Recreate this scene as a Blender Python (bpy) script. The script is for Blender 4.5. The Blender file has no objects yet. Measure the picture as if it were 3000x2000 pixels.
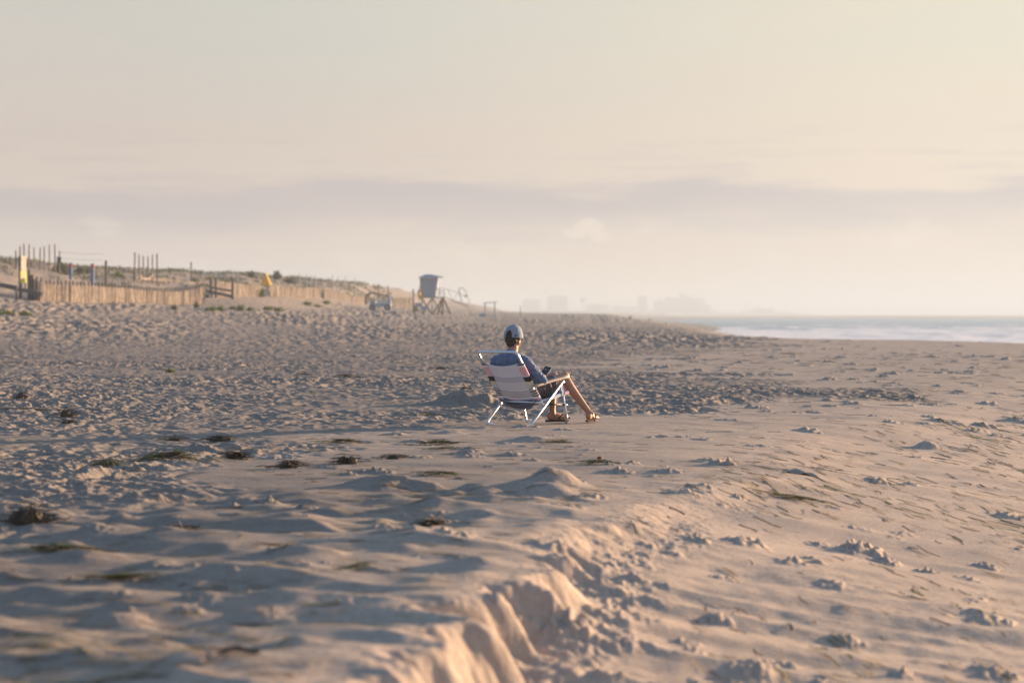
import bpy, bmesh, math, random
import numpy as np
from mathutils import Vector, Matrix, Euler
R = math.radians
random.seed(7)
sc = bpy.context.scene
col = sc.collection

# ------------------------------------------------------------------ camera
CAMZ = 1.08
F = 7083.3            # focal length in photo pixels (3000 wide), 85 mm on a 36 mm sensor
HOR = 920.0
cam_d = bpy.data.cameras.new('camera'); cam = bpy.data.objects.new('camera', cam_d); col.objects.link(cam)
cam.location = (0, 0, CAMZ)
cam_d.lens = 85.0; cam_d.sensor_width = 36.0
cam_d.clip_start = 0.1; cam_d.clip_end = 30000
cam.rotation_euler = (R(90) - math.atan((1000 - HOR) / F), 0, 0)
cam_d.dof.use_dof = True; cam_d.dof.focus_distance = 23.8; cam_d.dof.aperture_fstop = 2.8
sc.camera = cam

# ------------------------------------------------------------------ world, sun, exposure
SUN_AZ, SUN_EL = 52.0, 7.3
SUN_STRENGTH = 5.0
sd = Vector((math.sin(R(SUN_AZ)) * math.cos(R(SUN_EL)), math.cos(R(SUN_AZ)) * math.cos(R(SUN_EL)), math.sin(R(SUN_EL))))
sl = bpy.data.lights.new('sun', 'SUN'); so = bpy.data.objects.new('sun', sl); col.objects.link(so)
sl.energy = SUN_STRENGTH; sl.angle = R(0.9); sl.color = (1.0, 0.71, 0.46)
so.rotation_euler = sd.to_track_quat('Z', 'Y').to_euler()
so.location = (20, 15, 30)

w = bpy.data.worlds.new("World"); sc.world = w; w.use_nodes = True
nt = w.node_tree; nt.nodes.clear(); NN = nt.nodes.new; LK = nt.links.new
def wmath(op, a, b=None, c=None, clamp=False):
    n = NN('ShaderNodeMath'); n.operation = op; n.use_clamp = clamp
    for i, v in enumerate((a, b, c)):
        if v is None: continue
        if isinstance(v, (int, float)): n.inputs[i].default_value = v
        else: LK(v, n.inputs[i])
    return n.outputs[0]
def wmix(f, a, b):
    n = NN('ShaderNodeMix'); n.data_type = 'RGBA'
    if isinstance(f, (int, float)): n.inputs[0].default_value = f
    else: LK(f, n.inputs[0])
    for i, v in ((6, a), (7, b)):
        if isinstance(v, tuple): n.inputs[i].default_value = v + (1,)
        else: LK(v, n.inputs[i])
    return n.outputs[2]
def wsmooth(v, lo, hi):
    n = NN('ShaderNodeMapRange'); n.interpolation_type = 'SMOOTHSTEP'
    LK(v, n.inputs[0]); n.inputs[1].default_value = lo; n.inputs[2].default_value = hi
    return n.outputs[0]
tc = NN('ShaderNodeTexCoord')
sky = NN('ShaderNodeTexSky'); sky.sky_type = 'NISHITA'; sky.sun_disc = False
sky.sun_elevation = R(SUN_EL); sky.sun_rotation = R(SUN_AZ); sky.air_density = 1.0; sky.dust_density = 2.0; sky.ozone_density = 2.0
skys = NN('ShaderNodeVectorMath'); skys.operation = 'SCALE'; LK(sky.outputs[0], skys.inputs[0]); skys.inputs[3].default_value = 0.10
nrm = NN('ShaderNodeVectorMath'); nrm.operation = 'NORMALIZE'; LK(tc.outputs['Generated'], nrm.inputs[0])
sep = NN('ShaderNodeSeparateXYZ'); LK(nrm.outputs[0], sep.inputs[0])
dx, dy, dz = sep.outputs
dot = NN('ShaderNodeVectorMath'); dot.operation = 'DOT_PRODUCT'; LK(nrm.outputs[0], dot.inputs[0]); dot.inputs[1].default_value = sd
cs = dot.outputs['Value']
# hazy lower sky: paler and warmer towards the sun
near = wsmooth(cs, 0.45, 0.90)
haze_col = wmix(near, (0.55, 0.465, 0.41), (0.80, 0.675, 0.53))
upper_col = wmix(near, (0.51, 0.505, 0.46), (0.74, 0.70, 0.56))
lowc = wmix(wsmooth(dz, 0.055, 0.125), haze_col, upper_col)
lowc = wmix(wmath('MULTIPLY', wmath('SUBTRACT', 1.0, wsmooth(dz, 0.0, 0.05)), 0.6), lowc, wmix(near, (0.56, 0.485, 0.455), (0.66, 0.59, 0.51)))
# long low cloud bank and thin streaks, laid out by azimuth and elevation
az = wmath('ARCTAN2', dx, dy)
cmb = NN('ShaderNodeCombineXYZ'); LK(wmath('MULTIPLY', az, 9.0), cmb.inputs[0]); LK(wmath('MULTIPLY', dz, 60.0), cmb.inputs[1])
n1 = NN('ShaderNodeTexNoise'); n1.inputs['Scale'].default_value = 1.0; n1.inputs['Detail'].default_value = 7; n1.inputs['Roughness'].default_value = 0.55
LK(cmb.outputs[0], n1.inputs['Vector'])
nv = wmath('SUBTRACT', n1.outputs[0], 0.5)
el = wmath('ADD', dz, wmath('MULTIPLY', nv, 0.040))
tilt = wmath('SUBTRACT', el, wmath('MULTIPLY', az, 0.006))
band = wmath('MULTIPLY', wsmooth(tilt, 0.026, 0.047), wmath('SUBTRACT', 1.0, wsmooth(tilt, 0.0485, 0.0575)))
lowc = wmix(wmath('MULTIPLY', band, 1.0), lowc, wmix(near, (0.42, 0.375, 0.385), (0.56, 0.50, 0.475)))
cmb2 = NN('ShaderNodeCombineXYZ'); LK(wmath('MULTIPLY', az, 34.0), cmb2.inputs[0]); LK(wmath('MULTIPLY', dz, 70.0), cmb2.inputs[1]); cmb2.inputs[2].default_value = 4.2
n2 = NN('ShaderNodeTexNoise'); n2.inputs['Scale'].default_value = 1.0; n2.inputs['Detail'].default_value = 8; n2.inputs['Roughness'].default_value = 0.6
LK(cmb2.outputs[0], n2.inputs['Vector'])
puff = wmath('MULTIPLY', wsmooth(n2.outputs[0], 0.55, 0.68), wmath('MULTIPLY', wsmooth(dz, 0.012, 0.022), wmath('SUBTRACT', 1.0, wsmooth(dz, 0.034, 0.045))))
lowc = wmix(wmath('MULTIPLY', puff, 0.55), lowc, wmix(near, (0.64, 0.56, 0.49), (0.80, 0.70, 0.58)))
cmb3 = NN('ShaderNodeCombineXYZ'); LK(wmath('MULTIPLY', az, 4.0), cmb3.inputs[0]); LK(wmath('MULTIPLY', dz, 26.0), cmb3.inputs[1]); cmb3.inputs[2].default_value = 9.0
n3 = NN('ShaderNodeTexNoise'); n3.inputs['Scale'].default_value = 1.0; n3.inputs['Detail'].default_value = 5
LK(cmb3.outputs[0], n3.inputs['Vector'])
veil = wsmooth(n3.outputs[0], 0.40, 0.72)
lowc = wmix(wmath('MULTIPLY', veil, 0.32), lowc, wmix(near, (0.60, 0.49, 0.42), (0.82, 0.68, 0.53)))
nb = NN('ShaderNodeTexNoise'); nb.inputs['Scale'].default_value = 1.0; nb.inputs['Detail'].default_value = 9; nb.inputs['Roughness'].default_value = 0.62
cmb4 = NN('ShaderNodeCombineXYZ'); LK(wmath('MULTIPLY', az, 14.0), cmb4.inputs[0]); LK(wmath('MULTIPLY', dz, 210.0), cmb4.inputs[1]); cmb4.inputs[2].default_value = 2.7
LK(cmb4.outputs[0], nb.inputs['Vector'])
strk = wmath('MULTIPLY', wsmooth(nb.outputs[0], 0.50, 0.66), wmath('MULTIPLY', wsmooth(dz, 0.022, 0.034), wmath('SUBTRACT', 1.0, wsmooth(dz, 0.060, 0.085))))
lowc = wmix(wmath('MULTIPLY', strk, 0.45), lowc, wmix(near, (0.43, 0.39, 0.395), (0.60, 0.54, 0.50)))
# one small cumulus catching the light
def blob(a0, z0, ra, rz):
    u = wmath('DIVIDE', wmath('SUBTRACT', wmath('ADD', az, wmath('MULTIPLY', wmath('SUBTRACT', n2.outputs[0], 0.5), 0.012)), a0), ra)
    v_ = wmath('DIVIDE', wmath('SUBTRACT', wmath('ADD', dz, wmath('MULTIPLY', wmath('SUBTRACT', n2.outputs[0], 0.5), 0.008)), z0), rz)
    return wmath('SUBTRACT', 1.0, wsmooth(wmath('ADD', wmath('MULTIPLY', u, u), wmath('MULTIPLY', v_, v_)), 0.45, 1.15))
cum = wmath('MAXIMUM', blob(0.0325, 0.0360, 0.0062, 0.0042), wmath('MAXIMUM', blob(0.0365, 0.0325, 0.005, 0.003), blob(0.0255, 0.033, 0.006, 0.0022)))
lowc = wmix(wmath('MULTIPLY', cum, 0.6), lowc, (0.76, 0.66, 0.56))
# clear blue sky overhead
up = wsmooth(dz, 0.12, 0.34)
LOWS = NN('ShaderNodeVectorMath'); LOWS.operation = 'SCALE'; LK(lowc, LOWS.inputs[0]); LOWS.inputs[3].default_value = 0.43
high = NN('ShaderNodeVectorMath'); high.operation = 'ADD'; LK(skys.outputs[0], high.inputs[0]); high.inputs[1].default_value = (0.005, 0.02, 0.05)   # thin high cloud over the blue
allc = wmix(up, LOWS.outputs[0], high.outputs[0])
below = wsmooth(dz, -0.02, 0.0)
allc = wmix(below, (0.22, 0.17, 0.13), allc)
bg = NN('ShaderNodeBackground'); LK(allc, bg.inputs[0]); bg.inputs[1].default_value = 1.0
wo = NN('ShaderNodeOutputWorld'); LK(bg.outputs[0], wo.inputs[0])

sc.view_settings.view_transform = 'Standard'; sc.view_settings.look = 'None'
sc.view_settings.gamma = 1.0; sc.view_settings.exposure = 1.42
sc.render.engine = 'CYCLES'
cy = sc.cycles
cy.use_denoising = True; cy.max_bounces = 5; cy.diffuse_bounces = 3; cy.glossy_bounces = 3; cy.volume_bounces = 1
cy.transmission_bounces = 2; cy.transparent_max_bounces = 6; cy.use_adaptive_sampling = True; cy.adaptive_threshold = 0.012
cy.volume_step_rate = 4.0; cy.volume_max_steps = 64; cy.caustics_reflective = False; cy.caustics_refractive = False

HAZE_DENS, HAZE_COL, HAZE_G, HAZE_TOP = .00050, (.53, .61, .69), .18, 42.0
# ------------------------------------------------------------------ helpers
def mat(name, color, rough=0.8, metal=0.0, spec=0.3, noise=None, bump=None, sss=0.0, sheen=0.0):
    """noise = (scale, colour2[, detail]); bump = (scale, strength, distance)"""
    m = bpy.data.materials.new(name); m.use_nodes = True; t = m.node_tree
    b = t.nodes['Principled BSDF']
    b.inputs['Base Color'].default_value = tuple(color) + (1,)
    b.inputs['Roughness'].default_value = rough; b.inputs['Metallic'].default_value = metal
    b.inputs['Specular IOR Level'].default_value = spec
    if sss: b.inputs['Subsurface Weight'].default_value = sss; b.inputs['Subsurface Radius'].default_value = (0.02, 0.008, 0.004); b.inputs['Subsurface Scale'].default_value = 1.0
    if sheen: b.inputs['Sheen Weight'].default_value = sheen
    tcn = t.nodes.new('ShaderNodeTexCoord')
    if noise:
        n = t.nodes.new('ShaderNodeTexNoise'); n.inputs['Scale'].default_value = noise[0]; n.inputs['Detail'].default_value = 5
        t.links.new(tcn.outputs['Object'], n.inputs['Vector'])
        r = t.nodes.new('ShaderNodeMapRange'); r.inputs[1].default_value = 0.35; r.inputs[2].default_value = 0.65
        t.links.new(n.outputs[0], r.inputs[0])
        x = t.nodes.new('ShaderNodeMix'); x.data_type = 'RGBA'; t.links.new(r.outputs[0], x.inputs[0])
        x.inputs[6].default_value = tuple(color) + (1,); x.inputs[7].default_value = tuple(noise[1]) + (1,)
        t.links.new(x.outputs[2], b.inputs['Base Color'])
    if bump:
        n = t.nodes.new('ShaderNodeTexNoise'); n.inputs['Scale'].default_value = bump[0]; n.inputs['Detail'].default_value = 4
        t.links.new(tcn.outputs['Object'], n.inputs['Vector'])
        bn = t.nodes.new('ShaderNodeBump'); bn.inputs['Strength'].default_value = bump[1]; bn.inputs['Distance'].default_value = bump[2]
        t.links.new(n.outputs[0], bn.inputs['Height']); t.links.new(bn.outputs[0], b.inputs['Normal'])
    return m

def tag(o, label=None, cat=None, group=None, kind=None):
    if label: o['label'] = label
    if cat: o['category'] = cat
    if group: o['group'] = group
    if kind: o['kind'] = kind
    return o
def empty(name, loc=(0, 0, 0), rz=0.0):
    o = bpy.data.objects.new(name, None); col.objects.link(o); o.location = loc; o.rotation_euler = (0, 0, rz); o.empty_display_size = 0.2
    return o
def link_mesh(name, me, m=None, parent=None, smooth=False):
    o = bpy.data.objects.new(name, me); col.objects.link(o)
    if m is not None: me.materials.append(m)
    if parent is not None: o.parent = parent
    if smooth: me.shade_smooth()
    return o
class MB:
    """collects shapes; build() links them as one mesh object"""
    def __init__(s): s.v = []; s.f = []
    def add(s, vs, fs):
        b = len(s.v); s.v += [tuple(p) for p in vs]; s.f += [tuple(i + b for i in f) for f in fs]; return s
    def box(s, c, size, rot=None, taper=1.0):
        hx, hy, hz = [q / 2 for q in size]
        vs = [Vector((x * hx * (taper if z > 0 else 1), y * hy * (taper if z > 0 else 1), z * hz)) for z in (-1, 1) for y in (-1, 1) for x in (-1, 1)]
        if rot is not None: vs = [rot @ v for v in vs]
        vs = [v + Vector(c) for v in vs]
        return s.add(vs, [(0, 2, 3, 1), (4, 5, 7, 6), (0, 1, 5, 4), (2, 6, 7, 3), (0, 4, 6, 2), (1, 3, 7, 5)])
    def hexa(s, pts):  # 8 points: bottom 4 (ccw), top 4
        return s.add(pts, [(3, 2, 1, 0), (4, 5, 6, 7), (0, 1, 5, 4), (1, 2, 6, 5), (2, 3, 7, 6), (3, 0, 4, 7)])
    def bar(s, a, b, w, h=None, up=(0, 0, 1)):
        a = Vector(a); b = Vector(b); h = h or w; d = (b - a); L = d.length; d.normalize()
        upv = Vector(up)
        if abs(d.dot(upv)) > 0.98: upv = Vector((0, 1, 0))
        x = d.cross(upv).normalized(); z = x.cross(d)
        rot = Matrix((x, d, z)).transposed()
        return s.box((a + b) / 2, (w, L, h), rot)
    def tube(s, pts, r, seg=10, closed=False, caps=True):
        pts = [Vector(p) for p in pts]; n = len(pts)
        rs = r if isinstance(r, (list, tuple)) else [r] * n
        vs = []; fs = []
        prev = None
        for i, p in enumerate(pts):
            if closed: t = (pts[(i + 1) % n] - pts[i - 1])
            else: t = pts[min(i + 1, n - 1)] - pts[max(i - 1, 0)]
            if t.length < 1e-9: t = Vector((0, 0, 1))
            t.normalize()
            if prev is None:
                a = Vector((0, 0, 1)) if abs(t.z) < 0.9 else Vector((1, 0, 0))
                x = t.cross(a).normalized()
            else:
                x = (prev - t * prev.dot(t)).normalized()
            prev = x; y = t.cross(x)
            for k in range(seg):
                an = 2 * math.pi * k / seg
                vs.append(p + (x * math.cos(an) + y * math.sin(an)) * rs[i])
        m = n if closed else n - 1
        for i in range(m):
            j = (i + 1) % n
            for k in range(seg):
                l = (k + 1) % seg
                fs.append((i * seg + k, i * seg + l, j * seg + l, j * seg + k))
        if not closed and caps:
            fs.append(tuple(range(seg - 1, -1, -1))); fs.append(tuple((n - 1) * seg + k for k in range(seg)))
        return s.add(vs, fs)
    def ball(s, c, r, n=10, m=14, rot=None):
        rx, ry, rz = (r, r, r) if isinstance(r, (int, float)) else r
        c = Vector(c); vs = []; fs = []
        for i in range(n + 1):
            th = math.pi * i / n
            for j in range(m):
                ph = 2 * math.pi * j / m
                p = Vector((rx * math.sin(th) * math.cos(ph), ry * math.sin(th) * math.sin(ph), rz * math.cos(th)))
                if rot is not None: p = rot @ p
                vs.append(c + p)
        for i in range(n):
            for j in range(m):
                k = (j + 1) % m
                fs.append((i * m + j, (i + 1) * m + j, (i + 1) * m + k, i * m + k))
        return s.add(vs, fs)
    def cone(s, a, b, ra, rb, seg=14):
        """tapered capsule"""
        a = Vector(a); b = Vector(b); s.ball(a, ra, 8, seg); s.ball(b, rb, 8, seg)
        return s.tube([a, b], [ra, rb], seg)
    def mesh(s, name):
        me = bpy.data.meshes.new(name); me.from_pydata(s.v, [], s.f); me.update()
        return me
    def build(s, name, m=None, parent=None, smooth=False):
        return link_mesh(name, s.mesh(name), m, parent, smooth)

def spline(pts, n=8):
    """Catmull-Rom through points"""
    P = [Vector(p) for p in pts]; P = [P[0] * 2 - P[1]] + P + [P[-1] * 2 - P[-2]]; out = []
    for i in range(1, len(P) - 2):
        for k in range(n):
            t = k / n; a, b, c, d = P[i - 1:i + 3]
            out.append(0.5 * ((2 * b) + (c - a) * t + (2 * a - 5 * b + 4 * c - d) * t * t + (3 * b - a - 3 * c + d) * t ** 3))
    out.append(P[-2]); return out
def fillet(pts, r, n=6):
    """polyline with rounded corners"""
    P = [Vector(p) for p in pts]; out = [P[0]]
    for i in range(1, len(P) - 1):
        a, b, c = P[i - 1], P[i], P[i + 1]
        u = (a - b); v = (c - b); rr = min(r, u.length * .49, v.length * .49)
        p = b + u.normalized() * rr; q = b + v.normalized() * rr
        for k in range(n + 1):
            t = k / n; out.append(p * (1 - t) ** 2 + b * 2 * t * (1 - t) + q * t * t)
    out.append(P[-1]); return out
def remesh(mb, name, voxel=0.006, smooth_it=6):
    """fuse overlapping shapes into one continuous surface"""
    me = mb.mesh(name + '_src'); o = bpy.data.objects.new(name + '_src', me); col.objects.link(o)
    m = o.modifiers.new('r', 'REMESH'); m.mode = 'VOXEL'; m.voxel_size = voxel; m.adaptivity = 0
    if smooth_it:
        m = o.modifiers.new('s', 'SMOOTH'); m.factor = 0.5; m.iterations = smooth_it
    dg = bpy.context.evaluated_depsgraph_get(); dg.update()
    out = bpy.data.meshes.new_from_object(o.evaluated_get(dg), depsgraph=dg)
    out.name = name
    bpy.data.objects.remove(o); bpy.data.meshes.remove(me)
    return out
def verts_np(me):
    a = np.empty(len(me.vertices) * 3); me.vertices.foreach_get('co', a); return a.reshape(-1, 3)
def normals_np(me):
    a = np.empty(len(me.vertices) * 3); me.vertices.foreach_get('normal', a); return a.reshape(-1, 3)
def set_verts(me, a):
    me.vertices.foreach_set('co', a.reshape(-1)); me.update()

# numpy gradient noise
_rng = np.random.RandomState(11)
_perm = _rng.permutation(256); _perm = np.concatenate([_perm, _perm, _perm])
_ga = _rng.rand(256) * 2 * math.pi; _gx = np.cos(_ga); _gy = np.sin(_ga)
def perlin(x, y, seed=0):
    xi = np.floor(x); yi = np.floor(y); xf = x - xi; yf = y - yi
    xi = (xi.astype(np.int64) + seed * 37) & 255; yi = (yi.astype(np.int64) + seed * 91) & 255
    u = xf * xf * xf * (xf * (xf * 6 - 15) + 10); v = yf * yf * yf * (yf * (yf * 6 - 15) + 10)
    def g(ix, iy, fx, fy):
        h = _perm[_perm[ix] + iy]; return _gx[h] * fx + _gy[h] * fy
    x1 = (xi + 1) & 255; y1 = (yi + 1) & 255
    a = g(xi, yi, xf, yf); b = g(x1, yi, xf - 1, yf); c = g(xi, y1, xf, yf - 1); d = g(x1, y1, xf - 1, yf - 1)
    return ((a * (1 - u) + b * u) * (1 - v) + (c * (1 - u) + d * u) * v) * 1.5
def sstep(x, lo, hi):
    t = np.clip((x - lo) / (hi - lo), 0, 1); return t * t * (3 - 2 * t)
def bumps(me, scale, amp, seed=0, stretch=(1, 1, 1)):
    """push the surface along its normals with 3-D-ish noise (cloth creases, hair tufts)"""
    v = verts_np(me); n = normals_np(me)
    a = perlin(v[:, 0] * scale * stretch[0] + v[:, 2] * scale * .6 * stretch[2], v[:, 1] * scale * stretch[1] + v[:, 2] * scale * .7 * stretch[2], seed)
    b = perlin(v[:, 0] * scale * 2.1 + 5, v[:, 2] * scale * 2.1 + v[:, 1] * scale, seed + 1)
    set_verts(me, v + n * ((a + 0.5 * b) * amp)[:, None])

# ------------------------------------------------------------------ terrain height
CR_Y = np.array([-80, 0, 3, 5, 7.1, 8.2, 9.7, 10.9, 12.8, 15, 18.3, 22, 26, 33.5, 50, 70, 88, 98, 106, 115, 130, 207, 370, 600, 1000, 1500, 2000, 3000, 4000, 4400, 4550, 7000])
CR_X = np.array([-12, -3.4, -2.0, -1.1, -.50, -.36, -.04, .10, .42, 1.02, 1.75, 2.7, 3.9, 6.6, 12.5, 18, 21.5, 21, 17, 13.5, 12.2, 14.5, 19, 25, 38, 62, 100, 190, 260, 300, 560, 800])
RB_Y = np.array([0, 7, 10, 14, 18, 21, 23, 25, 28, 32, 38, 43, 50, 58, 68, 85, 110, 130, 200, 8000])
RB_X = np.array([-4, -3.6, -2.6, -2.0, -2.3, -1.9, -1.0, .4, 2.6, 4.6, 5.6, 3.2, 2.0, 3.2, 5.5, 9.4, 11, 12, 14, 3000])
TX = np.array([-400, -80, -50, -40, -35, -30, -26, -22, -18, -12, -5, 5, 20, 400], float)
TY = np.array([-60, 60, 100, 140, 165, 180, 205, 245, 300, 380, 500, 800, 1500, 3500, 8000], float)
TZ = np.array([
 [.5, .3, .1, 0, 0, 0, 0, 0, 0, 0, 0, 0, 0, 0],
 [4, 2.5, 1.4, .8, .5, .35, .2, .12, .08, .05, 0, 0, 0, 0],
 [5, 4, 3, 2.2, 1.6, 1.0, .7, .45, .3, .12, .03, 0, 0, 0],
 [6, 5, 5, 4.2, 3.3, 1.9, 1.35, .9, .6, .3, .1, 0, 0, 0],
 [6, 6, 5.5, 5, 4.0, 2.3, 1.8, 1.3, .9, .45, .15, .02, 0, 0],
 [6, 6, 5.6, 5.1, 4.2, 3.0, 2.0, 1.6, 1.1, .55, .2, .05, 0, 0],
 [6, 6, 5.8, 5.3, 4.6, 3.9, 3.2, 2.4, 1.4, .7, .3, .1, .05, 0],
 [6, 6, 6, 5.5, 5.2, 4.5, 3.7, 2.8, 1.7, .95, .4, .2, .1, 0],
 [6, 6, 6.3, 6.2, 6, 5.3, 4.2, 3.0, 1.9, 1.3, .6, .35, .2, 0],
 [6, 6, 6.5, 6.5, 6.6, 6.2, 5.6, 3.4, 2.3, 1.5, .9, .6, .4, 0],
 [6, 6, 6.8, 6.8, 6.8, 6.8, 6.6, 5.0, 3.0, 1.9, 1.3, .95, .8, 0],
 [6, 6, 6.5, 6.5, 6.5, 6.5, 6.3, 5.8, 5.0, 3.6, 2.0, 1.5, 1.2, 0],
 [5, 5, 6, 6, 6, 6, 6, 6, 5.6, 5, 3.0, 2.3, 2.0, 1],
 [3, 3, 3, 3, 3, 3, 3, 3, 3, 3, 2.6, 2.4, 2.2, 2],
 [3, 3, 3, 3, 3, 3, 3, 3, 3, 3, 2.6, 2.4, 2.2, 2]], float)
def herm_w(xs, x):
    """cubic Hermite interpolation: indices and weights for non-uniform knots"""
    i = np.clip(np.searchsorted(xs, x, 'right') - 1, 0, len(xs) - 2)
    h = xs[i + 1] - xs[i]; t = np.clip((x - xs[i]) / h, 0, 1)
    return i, h, t
def herm(xs, V, x):
    """V: values at knots, last axis knots -> interpolated for each x (V may be (k,) or (k,N))"""
    i, h, t = herm_w(xs, x)
    n = len(xs)
    if V.ndim == 1:
        D = np.gradient(V, xs) * 0.8; a, b, da, db = V[i], V[i + 1], D[i], D[i + 1]
    else:
        D = np.gradient(V, xs, axis=0) * 0.8; k = np.arange(V.shape[1]); a, b, da, db = V[i, k], V[i + 1, k], D[i, k], D[i + 1, k]
    t2 = t * t; t3 = t2 * t
    return (2 * t3 - 3 * t2 + 1) * a + (t3 - 2 * t2 + t) * h * da + (-2 * t3 + 3 * t2) * b + (t3 - t2) * h * db
CH_O = Vector((-.03, 23.78, 0))      # chair origin on the sand
def macro(X, Y):
    Xc = np.interp(Y, CR_Y, CR_X)
    Xc = Xc + perlin(X * 0 + 3.3, Y / 7.0, 5) * np.clip(Y / 40, .1, 1.2) * 1.0
    lipn = (-np.abs(perlin(Y / .62, X / 2.0, 8)) * .42 + .12 + perlin(Y / 1.6, X / 3.0, 10) * .16 + perlin(Y / .22, X / 3.0, 9) * .08 + perlin(X / .12, Y / .12, 7) * .03) * (1 - .8 * sstep(Y, 11, 15)) + perlin(Y / 2.2, X / 6.0, 6) * .45 * sstep(Y, 11, 16)
    t = X - Xc - lipn
    wdt = np.interp(Y, [0, 9.5, 12, 16, 25, 60, 98, 130], [.05, .06, .14, .35, .75, 1.4, 1.2, .9])
    s = np.interp(Y, [0, 60, 95, 110, 4000], [.185, .15, .14, .30, .30])
    sp = wdt * np.logaddexp(0, t / wdt)
    z = -s * sp
    z = -2.6 * (1 - np.exp(z / 2.6))
    hs = np.interp(Y, [0, 7, 9, 9.9, 10.8, 12.3, 16, 22, 30], [.25, .24, .22, .16, .12, .08, .05, .03, 0])
    z = z - hs * sstep(t, -.02, np.interp(Y, [0, 10, 14, 25], [.20, .22, .40, .9]) + .1 * perlin(Y / .8, X * 0, 12))
    flatb = TZ
    rows = np.stack([herm(TX, TZ[k], X) for k in range(len(TY))])
    z = z + herm(TY, rows, Y)
    return z, t
def relief(X, Y, tt, zm):
    B = np.interp(Y, RB_Y, RB_X) + perlin(X / 2.2, Y / 3.5, 21) * 1.6 * np.clip(Y / 25, .5, 3)
    ew = np.clip(Y / 22, .5, 3)
    rough = 1 - sstep(X - B, -.6 * ew, .6 * ew)
    nearm = np.interp(Y, [0, 7, 12, 15], [.4, .5, .85, 1.0])
    wx = X + .10 * perlin(X / .5, Y / .5, 31); wy = Y + .10 * perlin(X / .5 + 7, Y / .5, 32)
    fp = perlin(wx / .29, wy / .36, 33); fp2 = perlin(wx / .14, wy / .17, 34); fp3 = perlin(X / .07, Y / .085, 35)
    lo = perlin(wx / .9, wy / 1.1, 36)
    pit = .5 - np.abs(fp) * 2.2
    rim = 1 - np.abs(perlin(wx / .27 + 4, wy / .36, 38)) * 3.2
    r = fp * .026 + pit * .021 + np.maximum(rim, -.4) * .016 + fp2 * .023 - np.abs(fp2) * .023 + fp3 * .010 + np.abs(fp3) * .008 + lo * .028
    patch = .75 + .6 * perlin(X / 4.0, Y / 6.0, 37)
    patch = patch + .35 * perlin(X / 1.3, Y / 1.8, 39)
    z = rough * nearm * np.clip(patch, .22, 1.35) * r
    # wind-smoothed sand: long low undulations and soft hollows
    smooth = 1 - rough
    u1 = perlin(X / 1.3 + 2, Y / .75, 41); u2 = perlin(X / .5, Y / .28, 42); u3 = perlin(X / .16, Y / .09, 43)
    plateau = 1 - sstep(tt, -.3, .8)
    z = z + (smooth * (.35 + .65 * plateau) + .25 * rough * (1 - nearm)) * (u1 * .018 + u2 * .006 + u3 * .0016)
    soft = (1 - sstep(Y, 13.5, 16.5)) * (1 - sstep(tt, -.25, .1))
    z = z + soft * (perlin(X / .8 + 9, Y / .6, 44) * .050 + perlin(X / .33, Y / .25, 45) * .014 + np.maximum(0, perlin(X / .28, Y / .22, 46)) ** 2 * .05)
    # rills running down the seaward face
    slope = sstep(tt, .1, .8)
    z = z + slope * (perlin((X - Y * .35) / .30, Y / 2.4, 47) * .006 + perlin((X + Y * .2) / 1.5, Y / 1.5, 48) * .02)
    # crumbling face of the little scarp: ragged runnels, flakes and slumped grains
    face = np.exp(-((tt - .14) / .20) ** 2) * (1 - sstep(Y, 11, 17))
    fl = perlin(X / .10 + Y * 3, Y / .045, 56); fl2 = perlin(X / .035, Y / .03, 57); fl3 = perlin(X / .25, Y / .09, 58)
    z = z + face * (fl * .014 - np.abs(fl3) * .030 + fl2 * .007 + .008)
    foot = np.exp(-((tt - .42) / .16) ** 2) * (1 - sstep(Y, 11, 16))
    z = z + foot * (np.maximum(0, perlin(X / .09, Y / .08, 59)) * .030 + np.maximum(0, perlin(X / .04, Y / .035, 60)) * .02)
    # dunes
    dn = sstep(zm, 1.4, 3.5)
    z = z + dn * (perlin(X / 5, Y / 14, 51) * .38 + perlin(X / 1.6, Y / 4, 52) * .10)
    far = sstep(Y, 60, 120) * (1 - dn) * (1 + .9 * sstep(zm, .25, .7) * (1 - sstep(zm, 1.3, 2.0)))
    z = z + far * rough * (perlin(X / .40, Y / 1.0, 53) * .10 + perlin(X / 2.5, Y / 8, 54) * .05) * np.clip(1 + 1.6 * perlin(X / 9, Y / 60, 55), .25, 1.8)
    # level under the chair and the feet
    dch = np.sqrt(((X - .18) / 1.0) ** 2 + ((Y - 24.0) / .62) ** 2)
    z = z * sstep(dch, .75, 1.35)
    relief.rough = rough * (1 - dn) * np.clip(patch, .25, 1.0)
    relief.churn = np.maximum(rough * .95, (1 - sstep(tt, -2.0, .25)) * (1 - .75 * sstep(Y, 13, 24)) * .95)  # where shade is painted into the sand: trampled areas and left foreground
    return z

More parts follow.
